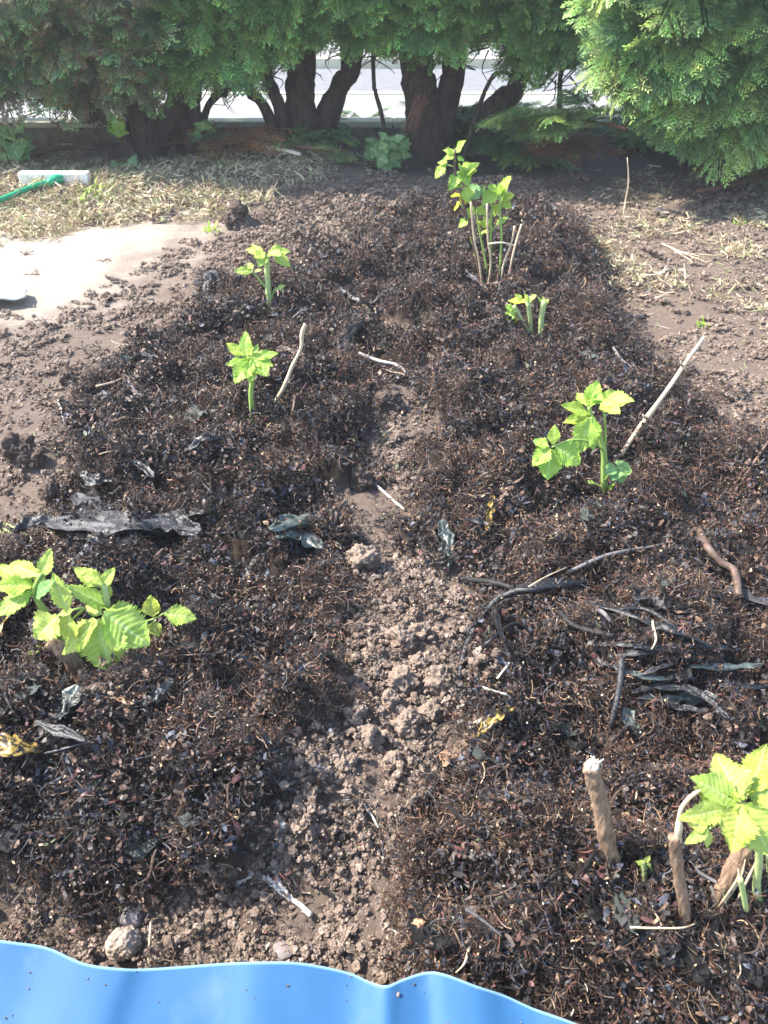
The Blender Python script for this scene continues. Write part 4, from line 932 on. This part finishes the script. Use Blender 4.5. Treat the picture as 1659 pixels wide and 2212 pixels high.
for k, (pts, w2, mm, lb) in enumerate([
    ([(1110,1300),(1180,1292),(1255,1284)], 18, 'kelp', 'broad flat black strap above the long curved stalk'),
    ([(1105,1322),(1070,1350),(1066,1405),(1090,1455)], 14, 'kelp', 'twisted black strap hanging from the long curved stalk'),
    ([(1250,1356),(1350,1380),(1440,1404),(1530,1440)], 22, 'kelp', 'long black strap running down right from the fork'),
    ([(1290,1424),(1390,1432),(1500,1446)], 16, 'kelp', 'black strap over the pale mauve strip'),
    ([(1320,1480),(1400,1502),(1486,1494)], 16, 'olivekelp', 'olive strap just above the frayed fan'),
    ([(1400,1524),(1490,1562),(1560,1594)], 20, 'kelp', 'black strap pointing to the lower right of the fan'),
    ([(1410,1236),(1450,1222),(1500,1190)], 14, 'kelp', 'black strap beside the rusty tipped stick'),
    ([(1560,1300),(1610,1330),(1670,1345)], 26, 'greykelp', 'grey strap at the lower end of the rusty tipped stick'),
    ([(1180,1490),(1204,1440),(1212,1395)], 14, 'kelp', 'upright black strap under the smooth black stalk'),
    ([(1270,1440),(1300,1470),(1330,1472)], 26, 'kelp', 'crumpled black scrap at the head of the flattened stalk'),
    ([(1480,1470),(1560,1480),(1640,1470)], 20, 'olivekelp', 'olive strap at the right edge above the large leaves'),
    ([(1540,1520),(1600,1530),(1660,1524)], 16, 'kelp', 'black strap at the right edge of the frayed fan'),
    ([(1000,1150),(1030,1165),(1070,1160)], 22, 'kelp', 'black folded scrap between the curled and amber strips'),
    ([(820,660),(790,690),(780,720)], 18, 'kelp', 'narrow black scrap hanging below the upturned one'),
    ([(560,700),(600,712),(640,706)], 16, 'kelp', 'dark scrap at the foot of the slender pale shoot'),
    ([(250,800),(300,790),(350,800)], 14, 'greykelp', 'grey strap at the upper left mulch edge'),
    ([(30,1520),(70,1500),(110,1512)], 26, 'greykelp', 'grey scrap left of the brown cane stub'),
    ([(90,1600),(150,1640),(200,1650)], 22, 'kelp', 'dark strap above the wide yellow patch')]):
    blade('seaweed_strap', pts, w2, mm, lb, lift=.004+.003*(k % 3), rag=.5, wave=.4)
# small scraps of wet leaf and seaweed, each its own thing
sm = []
for k in range(7):
    V = []; F = []; ph = rnd(0, 99); nx, ny = 9, 5
    for i in range(nx+1):
        for j in range(ny+1):
            u_, v_ = i/nx-.5, j/ny-.5; wv = .30*(1-abs(u_)**1.5*2.2)*(1+.7*mnoise.noise(Vector((u_*5, ph, 0))))
            V.append((u_, v_*2*wv, .16*mnoise.noise(Vector((u_*3+ph, v_*3, 2)))*2+.10*mnoise.noise(Vector((u_*8+ph, v_*6, 2)))+.5*u_*u_))
    for i in range(nx):
        for j in range(ny): q_ = i*(ny+1)+j; F.append((q_, q_+1, q_+ny+2, q_+ny+1))
    me = bpy.data.meshes.new('scrap'); me.from_pydata(V, [], F); me.polygons.foreach_set('use_smooth', np.ones(len(F), bool)); me.materials.append(M[['kelp','greykelp','olivekelp','kelp','browntwig','kelp','greykelp'][k]]); sm.append(me)
cnt = 0
while cnt < 120:
    px, py = rnd(-20, 1680), rnd(470, 2150); q = g(px, py)
    if inm(q) < .6: continue
    k = random.randrange(7); o = bpy.data.objects.new('leaf_scrap', sm[k]); COL.objects.link(o)
    L = rnd(.014, .045)*(1+.2*q.y); o.scale = (L, L*rnd(.6, 1.1), L); o.location = q + Vector((0,0,.021)); o.rotation_euler = (rnd(-.5,.5), rnd(-.4,.4), rnd(0,6.28))
    tag(o, uniq(['black wet scrap','grey wet scrap','olive wet scrap','black curled scrap','brown dry scrap','black crumpled scrap','grey curled scrap'][k], q), 'scrap', 'loose scraps of wet leaf and seaweed on the mulch'); cnt += 1

# branched sprigs
def sprig(name, main, sides_, wd, m, label, needles=True):
    pc = empty(name, g(*main[0]), label, 'sprig')
    for k, pts in enumerate([main]+sides_):
        P = [g(x_, y_, .006) for x_, y_ in pts]; u = unit(P[0]); b = MB(); b.tube(P, [wd*u/2*(1-.75*i/(len(P)-1)) for i in range(len(P))], 6, .2, sub=5)
        if needles:
            for _ in range(16*len(pts)):
                i = random.randrange(len(P)-1); c = P[i].lerp(P[i+1], random.random()); d = (P[i+1]-P[i]).normalized(); o = d + rvec()*.7; o.normalize()
                b.tube([c, c+o*u*wd*rnd(.6, 1.3)], [.0009, .0003], 3)
        b.build('branchlet', M[m], pc)
    return pc
sprig('bleached_sprig', [(672,1984),(648,1960),(612,1938),(592,1920),(560,1900),(540,1890)], [[(625,1944),(605,1915),(594,1886)],[(612,1938),(582,1906),(565,1900)],[(560,1902),(548,1898),(520,1912)]], 13, 'whitewood', 'bleached white branching conifer sprig on the soil at the mulch edge')
sprig('rusty_sprig', [(450,1920),(475,1916),(488,1922),(497,1942)], [[(478,1917),(492,1928)],[(474,1918),(484,1934)]], 6, 'oldleaf', 'small rust brown sprig left of the bleached white one')
sprig('straw_sprig', [(746,1775),(768,1792),(784,1826)], [[(768,1792),(788,1775)],[(764,1790),(750,1802)]], 4, 'cane', 'small forked straw sprig in the lower trough')
sprig('pale_conifer_sprig', [(-30,1140),(10,1136),(40,1150),(72,1168)], [[(0,1138),(30,1160)],[(20,1140),(60,1150)],[(-20,1140),(10,1156)]], 7, 'palestem', 'pale yellow green conifer sprig lying at the left edge')
sprig('dry_sprig', [(1430,530),(1480,552),(1540,575)], [[(1460,545),(1520,560)],[(1450,540),(1500,572)],[(1480,552),(1560,556)]], 5, 'cane', 'tan dry conifer sprig lying on the soil at the far right')

# stones and clods one can count
def stone(name, px, py, wd, m, label, cat='stone', rough=.35, base=ICO4, fr=1.4, group=None, sink=.25, zs=1.0):
    q = g(px, py); u = unit(q); r = wd*u/2; o_ = rvec()*50
    V = [Vector((v.x*rnd_s[0], v.y*rnd_s[1], v.z*zs))*r*(1+rough*mnoise.noise(v*fr+o_)*1.3+rough*.5*mnoise.noise(v*fr*3.1+o_)+rough*.35*mnoise.noise(v*fr*8+o_)) + q + Vector((0,0,r*(1-sink)*zs)) for v in base[0]]
    b = MB(); b.add(V, base[1]); return tag(recentre(b.build(name, M[m])), label, cat, group)
rnd_s = (1.05, .95)
M['clod'] = simple('dry_clod', (.13,.095,.07), (.27,.205,.16), 160, .9, .003, .2)
M['darkclod'] = simple('damp_clod', (.05,.035,.028), (.12,.085,.066), 120, .9, .003, .2)
stone('soil_clod', 272, 2052, 66, 'stone', 'pale round clod just above the blue plastic rim', 'clod', .30)
stone('flat_stone', 283, 1985, 46, 'slate', 'flat mauve grey stone above the pale round clod', 'stone', .35, ICO3, 1.0, zs=.5)
stone('stone', 610, 2060, 44, 'slate', 'half buried mauve stone above the blue plastic rim', 'stone', .3, ICO3, 1.0, zs=.35)
stone('soil_clod', 785, 1228, 62, 'clod', 'large crumbly clod at the top of the bare trough', 'clod', .55)
for k, (x_, y_, w2) in enumerate([(870,1390,52),(905,1370,40),(805,1420,40),(770,1560,50),(870,1480,56),(955,1480,60),(930,1545,44),(880,1570,52),(800,1600,46),(850,1650,40),(745,1660,36),(905,1440,40),(720,1360,24),(985,1500,36),(845,1520,38),(780,1500,34)]):
    stone('soil_clod', x_, y_, w2, 'clod', ['crumbly clod', 'rounded clod'][k % 2] + ' in the bare trough, ' + ['beside the curved black stalk','right of the mulch edge','left of the centre line','near the upper mulch edge','at the widest point','against the black stalk foot','by the tip of the black stalk','in the middle of the heap','low in the heap','near the lower narrowing','at the left mulch corner','under the black stalk bend','beside the cream pebble','under the stalk end','in the heap centre','at the heap top left'][k], 'clod', .5, group='clods heaped in the trough', sink=.5)
for k, (x_, y_, w2, lb) in enumerate([(40,985,62,'big dark clod at the far left edge of the bed'),(75,1000,44,'smaller dark clod touching the big left one'),(122,1075,52,'round dark clod by the left end of the seaweed'),(150,825,40,'flat dark clod on the soil at left'),(515,476,38,'dark clod alone beside the straw at the left rear'),(500,482,26,'small dark clod left of the lone rear clod'),(232,648,20,'small dark clod on the bare soil at left'),(1185,505,36,'dark clod behind the mulch at the far right'),(840,885,54,'grey brown clod at the head of the trough'),(925,960,48,'dark clod at the upper right of the trough'),(780,1050,46,'dark clod in the narrow part of the trough'),(560,795,20,'small clod behind the upright shoot')]):
    stone('soil_clod', x_, y_, w2, 'darkclod', lb, 'clod', .5, sink=.45)
for k, (x_, y_, w2, lb) in enumerate([(610,1788,20,'white pebble in the lower trough beside the mulch'),(726,1347,18,'cream pebble at the left of the trough'),(862,1322,16,'cream pebble near the top of the trough'),(457,1990,18,'cream pebble on the soil above the blue plastic'),(714,1585,14,'small white shell chip in the trough'),(1018,1470,16,'white pebble right of the black stalk'),(1036,1470,12,'small white pebble beside another one'),(1084,868,16,'white pebble behind the tallest right shoot'),(505,1392,10,'white oval seed in the mulch right of the broad leaves'),(1345,2130,12,'white oval pebble in the lower mulch'),(715,1418,14,'pale chip at the left of the trough heap'),(1335,1378,9,'white bead among the black stalks')]):
    stone('pebble', x_, y_, w2, 'white', lb, 'pebble', .25, ICO3, sink=.2)
for k in range(14):
    px, py = rnd(0, 1659), rnd(1200, 2190); q = g(px, py)
    o = stone('white_speck', px, py, rnd(4, 8), 'white', uniq('tiny white grain', q), 'pebble', .3, ICO1, group='tiny white grains on the bed', sink=.1); o.location.z += .008*inm(q)

# ------------------------------------------------------------------ blue plastic rim
GRID = []
def blue_sheet():
    R = [(-330,1985),(-150,2005),(0,2031),(100,2046),(180,2080),(260,2092),(330,2092),(480,2081),(560,2078),(650,2080),(750,2100),(800,2121),(835,2129),(870,2115),(920,2100),(960,2104),(1030,2130),(1090,2150),(1150,2177),(1250,2214),(1400,2290)]
    P = [onz(x_, y_, .105+.004*math.sin(i*1.7)) for i, (x_, y_) in enumerate(R)]
    Q = []; n0 = len(P)
    for i in range(n0-1):
        a0, b0, c0, d0 = P[max(i-1,0)], P[i], P[i+1], P[min(i+2,n0-1)]
        for k in range(8):
            t = k/8; Q.append(.5*((2*b0)+(c0-a0)*t+(2*a0-5*b0+4*c0-d0)*t*t+(3*b0-a0-3*c0+d0)*t**3))
    Q.append(P[-1]); n = len(Q); rows = 120; V = []; A = []; F = []
    for j in range(rows+1):
        t = j/rows
        for i, q in enumerate(Q):
            x = q.x*(1+.12*t); k_ = min(1, t*1.2); k_ = k_*k_*(3-2*k_)*.75; y = (q.y*(1-k_) + (.315-.06*q.x)*k_) - .34*t
            z = q.z + (.078-q.z)*t + .004*mnoise.noise(Vector((x*7, y*9, 0)))*min(1, t*6) + .0012*mnoise.noise(Vector((x*30+y*18, y*9, 4)))*min(1, t*8)
            GRID.append((x, y, z))
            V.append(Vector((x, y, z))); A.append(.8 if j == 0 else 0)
    nn = len(V)
    for j in range(rows):
        for i in range(n-1): f = (j*n+i, (j+1)*n+i, (j+1)*n+i+1, j*n+i+1); F.append(f)
    b = MB(); b.add(V, F, A); o = b.build('blue_plastic_sheet', M['blue'])
    so_ = o.modifiers.new('solid', 'SOLIDIFY'); so_.thickness = .0012; so_.offset = 0
    tag(recentre(o), 'smooth bright blue plastic sheet with a wavy rim along the bottom', 'plastic sheet')
blue_sheet()
G_ = np.array(GRID); G_ = G_[RNG.integers(0, len(G_)//2, 90)]; G_[:, 2] += .0012
scatter('soil_grains', G_, RNG.normal(0, 1, (90, 3)), .0005+.0012*RNG.random(90)**3, RNG.integers(0, 8, 90), CL)['label'] = 'tiny grains of soil lying on the blue plastic'

# ------------------------------------------------------------------ broom and white sheet
q = g(120, 408); Yb = q.y
bp = empty('broom', q, 'broom with a white wooden head and green handle lying on the straw', 'broom')
A0, A1 = aty(45, 408, Yb), aty(195, 408, Yb); hgt = aty(120, 373, Yb).z - aty(120, 408, Yb).z
c = (A0+A1)/2; b = MB(); b.box(c+Vector((0, .02, hgt/2)), ((A1-A0).length, .045, hgt)); b.build('head', M['broomwhite'], bp, False, bev=.006)
b = MB()
for i in range(60):
    x_ = A0.x + (A1.x-A0.x)*(i+.5)/60
    for k in range(2): b.tube([(x_, Yb+.045, c.z+hgt*(.3+.4*k)), (x_+rnd(-.004,.004), Yb+.10, c.z+hgt*(.2+.4*k))], [.003,.002], 4)
b.build('bristles', M['bristle'], bp)
b = MB(); b.tube([aty(118, 392, Yb-.02), aty(85, 398, Yb-.05), aty(0, 432, Yb-.20), aty(-180, 500, Yb-.50)], .0105, 12, sub=4); b.build('handle', M['broomgreen'], bp)
b = MB(); b.tube([aty(134, 388, Yb+.0), aty(122, 388, Yb-.015), aty(104, 396, Yb-.045)], [.019,.021,.014], 12, sub=4); b.build('socket', M['broomgreen'], bp)
def cloth():
    V = []; F = []; nx, ny = 26, 12; P = []
    a, c = g(-160, 640), g(62, 652)
    for j in range(ny+1):
        for i in range(nx+1):
            s, t = i/nx, j/ny; p0 = g(-160, 600).lerp(g(62, 640), s); p1 = g(-160, 685).lerp(g(60, 662), s)
            p = p0.lerp(p1, t); p.z = max(Hs(p.x, p.y), 0) + .018 + .012*mnoise.noise(Vector((s*5, t*3, 1))) + .01*t
            V.append(p)
    for j in range(ny):
        for i in range(nx): k = j*(nx+1)+i; F.append((k, k+1, k+nx+2, k+nx+1))
    b = MB(); b.add(V, F); o = b.build('white_sheet', M['sheet']); m_ = o.modifiers.new('solid', 'SOLIDIFY'); m_.thickness = .006
    tag(recentre(o), 'corner of a white sheet lying on the pale ground at the left edge', 'sheet')
cloth()

# ------------------------------------------------------------------ hedge trees
def eul(D, roll):
    D = D/np.linalg.norm(D, axis=1, keepdims=True)
    return np.stack([roll, -np.arcsin(np.clip(D[:, 2], -1, 1)), np.arctan2(D[:, 1], D[:, 0])], -1)
def conifer(label, base_px, Yt, trunks, xr, low, protos, n, size, yf=(3.95, 5.0), top=2.1, lowoff=48):
    """trunks: list of pixel polylines with widths; low(px)->lowest pixel row of the foliage"""
    b0_ = aty(base_px[0], base_px[1], Yt); root = empty('conifer_tree', Vector((b0_.x, Yt, Hs(b0_.x, Yt))), label, 'tree', 'conifers of the hedge')
    for pts, w0, w1, dy in trunks:
        P = [aty(x_, y_, Yt+dy+.02*i) for i, (x_, y_) in enumerate(pts)]; P[0].z = min(P[0].z, root.location.z-.03)
        last = P[-1] + (P[-1]-P[-2]).normalized()*.25 + Vector((0,.05,.8)); P.append(last); u = unit(P[0]); k = len(P)
        b = MB(); b.tube(P, [(w0+(w1-w0)*min(1, i/(k-2)))*u/2*(1 if i < k-1 else .5) for i in range(k)], 14, .22, sub=6); b.build('trunk', M['bark'], root)
    x0, x1 = xr; X = []; 
    pts = []; dirs = []; sz = []
    for _ in range(n):
        px = rnd(x0, x1); shell = random.random(); lo = low(px) - lowoff
        if random.random() < .70: py = lo - abs(random.gauss(0, 1))*130 + rnd(-12, 12)
        else: py = rnd(-1100, lo-60)
        Yp = yf[0] + (yf[1]-yf[0])*shell**1.6
        q_ = aty(px, py, Yp)
        if q_.z > top: continue
        if q_.z < .06: q_.z = .08
        pts.append(q_); d = Vector((rnd(-.8,.8), -1.0*(1-shell*1.2)+rnd(-.5,.5), rnd(-.75,.25))) if lowoff < 90 else Vector((rnd(-1.0,.1), -.7+rnd(-.3,.5), rnd(-.65,.0))); dirs.append(d); sz.append(size*rnd(.6, 1.25))
    P = np.array([tuple(v) for v in pts]); D = np.array([tuple(v) for v in dirs])
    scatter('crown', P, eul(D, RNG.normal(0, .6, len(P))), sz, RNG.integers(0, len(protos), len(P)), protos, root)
    # fine dead twigs under the crown
    b = MB()
    for _ in range(46):
        px = rnd(x0, x1); py = low(px)-rnd(-10, 60); q_ = aty(px, py, Yt+rnd(-.3, .2)); 
        if q_.z < .1: continue
        e1 = q_ + Vector((rnd(-.12,.12), rnd(-.1,.1), rnd(-.10,.0))); e2 = e1 + Vector((rnd(-.1,.1), rnd(-.08,.08), rnd(-.08,.03)))
        b.tube([q_, e1, e2], [.005,.003,.001], 4, .2, sub=3)
    b.build('bare_twigs', M['bark'], root)['kind'] = 'stuff'
    return root
low1 = lambda px: 262-20*math.sin(px/60) - (0 if px < 170 else (px-170)*.35)
conifer('bushy browning conifer at the far left of the hedge', (300, 356), 4.25,
        [([(310,352),(312,300),(300,230),(290,150)], 78, 60, 0), ([(320,345),(352,280),(380,220),(400,150)], 50, 34, .05), ([(295,330),(262,285),(215,248),(150,212)], 32, 20, -.05), ([(300,300),(240,262),(190,235),(160,210)], 22, 14, -.1), ([(300,270),(262,225),(230,190)], 18, 12, .05)],
        (-420, 360), low1, FB, 2100, .17, (3.85, 4.9), 2.1, 72)
low2 = lambda px: 190 - (px-360)*.15 + 12*math.sin(px/25)
conifer('slim conifer second from the left with a hooked low branch', (418, 330), 4.42,
        [([(412,340),(414,280),(408,220),(412,150)], 52, 42, 0), ([(425,300),(440,262),(452,225),(462,215),(480,195),(486,160)], 16, 12, .05), ([(395,320),(385,260),(372,200)], 30, 22, .08)],
        (330, 590), low2, FG, 1100, .17, (3.95, 4.95))
low3 = lambda px: 118 + 18*math.sin(px/30)
conifer('many stemmed conifer in the middle of the hedge', (650, 300), 4.45,
        [([(655,305),(652,250),(648,190),(650,90)], 72, 58, 0), ([(632,300),(606,240),(588,190),(574,130)], 32, 22, -.03), ([(608,300),(580,250),(552,205),(532,160)], 26, 16, -.06), ([(672,300),(705,240),(738,180),(770,90)], 46, 34, .03), ([(690,270),(735,215),(745,150),(742,110)], 26, 14, .1)],
        (560, 850), low3, FG, 1300, .17, (4.0, 5.0), 2.1, 80)
b = MB(); 
low4 = lambda px: 135 + 25*math.sin(px/35) + max(0, (px-1050))*.18
conifer('stout conifer right of centre with a peeling reddish foot', (925, 295), 4.38,
        [([(920,300),(915,240),(905,180),(900,80)], 84, 66, 0), ([(945,300),(960,240),(975,180),(985,100)], 60, 44, .05), ([(1030,300),(1052,255),(1085,215),(1125,150)], 56, 40, .1), ([(842,300),(826,255),(812,200),(806,130)], 10, 8, -.1), ([(1000,200),(1060,172),(1130,168),(1190,150)], 10, 7, -.2), ([(1220,300),(1210,170),(1240,140),(1262,118),(1275,90)], 9, 14, -.1)],
        (830, 1290), low4, FG, 1700, .18, (4.0, 5.0), 2.1, 78)
low5 = lambda px: 120 + (min(px, 1560)-1280)*.86 + 14*math.sin(px/22)
conifer('large near conifer at the right with long drooping sprays', (1620, 400), 3.75,
        [([(1640,420),(1636,330),(1620,200),(1600,60)], 60, 50, .25), ([(1600,300),(1500,240),(1400,180),(1330,140)], 14, 8, .1), ([(1500,300),(1440,220),(1400,120)], 10, 7, .2)],
        (1370, 2150), low5, FR, 2000, .30, (3.45, 4.4), 2.0, 150)
# peeling strips at the foot of the stout conifer
sp = empty('bark_strips', aty(885, 285, 4.25), 'reddish peeling bark strips hanging at the foot of the stout conifer', 'bark')
b = MB()
for k in range(14):
    x_ = rnd(872, 900); b.tube([aty(x_+rnd(20,60), rnd(190,215), 4.27), aty(x_+rnd(5,25), 240, 4.25), aty(x_+rnd(-14,8), rnd(275,300), 4.22)], [.003,.006,.003], 4, .4, sub=3)
b.build('strip', M['redbark'], sp)

# far hedge beyond the road
fh = empty('far_hedge', (0, 12.5, .08), 'dark green hedge on the far side of the road', 'hedge')
n = 2600; P = np.stack([RNG.uniform(-11, 11, n), 12+RNG.random(n)*.9, .1+RNG.random(n)*2.1], -1)
scatter('foliage', P, eul(np.stack([RNG.normal(0,.6,n), -np.ones(n), RNG.normal(0,.5,n)], -1), RNG.normal(0,1,n)), RNG.uniform(.35,.7,n), RNG.integers(0,len(FG),n), FG, fh)
b = MB(); b.box((0, 12.9, 1.05), (22, .7, 1.9)); b.build('inner_branches', M['bark'], fh, False)

# cut branches lying before the hedge
def cut_branch(label, pts, protos, n, size, wd, m='redbark', spread=.12, dirx=(-.6,.2), lift=.05, name='cut_conifer_branch', yoff=0):
    P = [g(x_, y_, lift) for x_, y_ in pts]; root = empty(name, P[0], label, 'branch', 'cut conifer branches before the hedge')
    u = unit(P[0]); b = MB(); b.tube(P, [wd*u/2*(1-.7*i/(len(P)-1)) for i in range(len(P))], 8, .2, sub=4); b.build('branch', M[m], root)
    Q = []; D = []
    for _ in range(n):
        i = random.randrange(len(P)-1); t = random.random(); c = P[i].lerp(P[i+1], t); d = (P[i+1]-P[i]).normalized()
        s = Vector((d.y, -d.x, 0))*random.choice((-1, 1)); o = d*rnd(.4, 1) + s*rnd(.2, 1.1) + Vector((0,0,rnd(-.15,.35)))
        Q.append(tuple(c+Vector((rnd(-spread,spread)*.5, rnd(-spread,spread)*.5, rnd(0, .06))))); D.append(tuple(o))
    scatter('foliage', np.array(Q), eul(np.array(D), RNG.normal(0,.3,n)), RNG.uniform(.6,1.2,n)*size, RNG.integers(0,len(protos),n), protos, root)
    return root
cut_branch('cut conifer branch with green sprays lying below the stout conifer', [(900,330),(960,300),(1060,308),(1180,300)], FR, 90, .24, 12, lift=.10)
cut_branch('feathery green branch lying nearest the bed behind the far leaves', [(960,318),(1020,326),(1100,350),(1170,368)], FR, 70, .22, 10, lift=.07)
cut_branch('cut reddish branch with a raised bright green tip right of centre', [(1080,345),(1140,352),(1180,345),(1240,335)], FR, 6, .12, 22, lift=.16)
rb = cut_branch('low bright spray arching up from the cut reddish branch', [(1330,420),(1260,400),(1200,395),(1150,405)], FR, 36, .22, 8, lift=.26, spread=.2)
cut_branch('dark cut branch lying under the right conifer', [(1290,300),(1350,310),(1450,330),(1560,350)], FG, 110, .24, 12, lift=.10)
cut_branch('thin cut branch lying behind the ivy clump', [(640,320),(720,300),(800,296)], FR, 30, .2, 9)
cut_branch('dark green cut branch at the foot of the middle conifer', [(590,330),(660,345),(760,352)], FG, 26, .17, 10)
cut_branch('rust brown dead branch curled right of centre', [(1140,372),(1190,380),(1250,385)], FD, 50, .16, 10, lift=.11)
cut_branch('dead brown twiggy branch on the straw heap', [(350,350),(420,340),(480,350),(560,350)], FD, 50, .17, 9, lift=.08)
cut_branch('dead conifer branch below the left conifer', [(60,370),(140,345),(230,350)], FD, 30, .16, 8)
cut_branch('dry twiggy branch on the soil at the far right', [(1500,440),(1580,425),(1660,400),(1760,400)], FD, 34, .14, 8)
b = MB(); P = [g(580,345,.05), g(600,346,.05), g(650,352,.035)]; b.tube(P, [.012,.011,.008], 8, .1, sub=3); tag(recentre(b.build('cut_branch_end', M['wood'])), 'cut branch end showing pale wood on the straw heap', 'branch')

# ivy and weeds
def ivy(label, cx, cy, n, rx, ry, Yc, size, m='ivy', name='ivy_plant'):
    root = empty(name, g(cx, cy+ry), label, 'plant', 'ivy at the hedge foot')
    q = root.location.copy()
    b = MB()
    for k in range(5): b.tube([q+Vector((rnd(-.03,.03),0,-.01)), aty(cx+rnd(-rx,rx)*.6, cy, Yc), aty(cx+rnd(-rx,rx), cy-ry*rnd(.4,1), Yc)], [.003,.0025,.001], 5, sub=4)
    b.build('vine', M['browntwig'], root)
    for k in range(n):
        a = rnd(0, 6.28); r_ = math.sqrt(random.random()); x_, y_ = cx+rx*r_*math.cos(a), cy+ry*r_*math.sin(a)
        B = aty(x_, y_, Yc+rnd(-.08,.08)); L = size*rnd(.7, 1.3); a2 = rnd(-1.2, 1.2)
        T = B + Vector((math.sin(a2)*L, -.3*L, -math.cos(a2)*L*.6)); leaflet(B, T, L*.95, (rnd(-.4,.4), -.8, .6), root, m, .05, 3, .1, lobes=True, name='leaf')
    return root
ivy('ivy clump with pale green leaves behind the far raspberry clump', 832, 322, 34, 46, 40, g(832,365).y, .055)
ivy('ivy hanging at the far left edge of the hedge', 30, 300, 26, 46, 36, 4.0, .065)
ivy('small light green weed on a stalk before the left trunks', 256, 262, 5, 14, 14, 4.0, .06, 'leaf')
ivy('single dark ivy spray below the left trunks', 274, 352, 4, 10, 16, 3.95, .06)
ivy('ivy leaves growing over the second trunk foot', 450, 285, 16, 34, 26, 4.2, .055)
ivy('ivy leaves among the cut branches under the right conifer', 1480, 290, 20, 50, 24, 4.2, .05)
def tuft(label, px, py, n, h, m='leaf'):
    q = g(px, py); root = empty('grass_tuft', q, label, 'grass tuft', 'green tufts on the litter')
    for k in range(n):
        a = rnd(0, 6.28); B = q + Vector((rnd(-.03,.03), rnd(-.03,.03), -.005)); T = B + Vector((math.cos(a)*h*.8, math.sin(a)*h*.8, h*rnd(.4, 1)))
        s = Vector((-math.sin(a), math.cos(a), 0))*.004; mid = B.lerp(T, .55)+Vector((0,0,h*.25))
        b = MB(); b.add([B-s, B+s, mid+s*.9, mid-s*.9, T], [(0,1,2,3),(3,2,4)]); b.build('grass_blade', M[m], root)
tuft('green grass tuft beside the white broom head', 205, 425, 16, .07); tuft('green grass tuft below the broom handle', 165, 448, 14, .06); tuft('small grass tuft on the straw near the pale soil', 452, 500, 10, .04)
tuft('small weed tuft on the soil at the right edge', 1595, 490, 9, .035); tuft('tiny green tuft beside the leaning cane tip', 1505, 700, 8, .025)

# ------------------------------------------------------------------ added thin air volume, veils the view to imitate lens glare
b = MB(); b.box((0, 6, .75), (60, 110, 4.5)); hz = b.build('glare_veil', bpy.data.materials.new('added_glare_veil'), None, False)
hm = hz.data.materials[0]; hm.use_nodes = True; hn = hm.node_tree; hn.nodes.clear()
ho = hn.nodes.new('ShaderNodeOutputMaterial'); hv = hn.nodes.new('ShaderNodeVolumePrincipled'); hv.inputs['Color'].default_value = (.93,.95,1,1); hv.inputs['Density'].default_value = .0055
hn.links.new(hv.outputs[0], ho.inputs['Volume']); hz['kind'] = 'stuff'; hz.location.z = .10
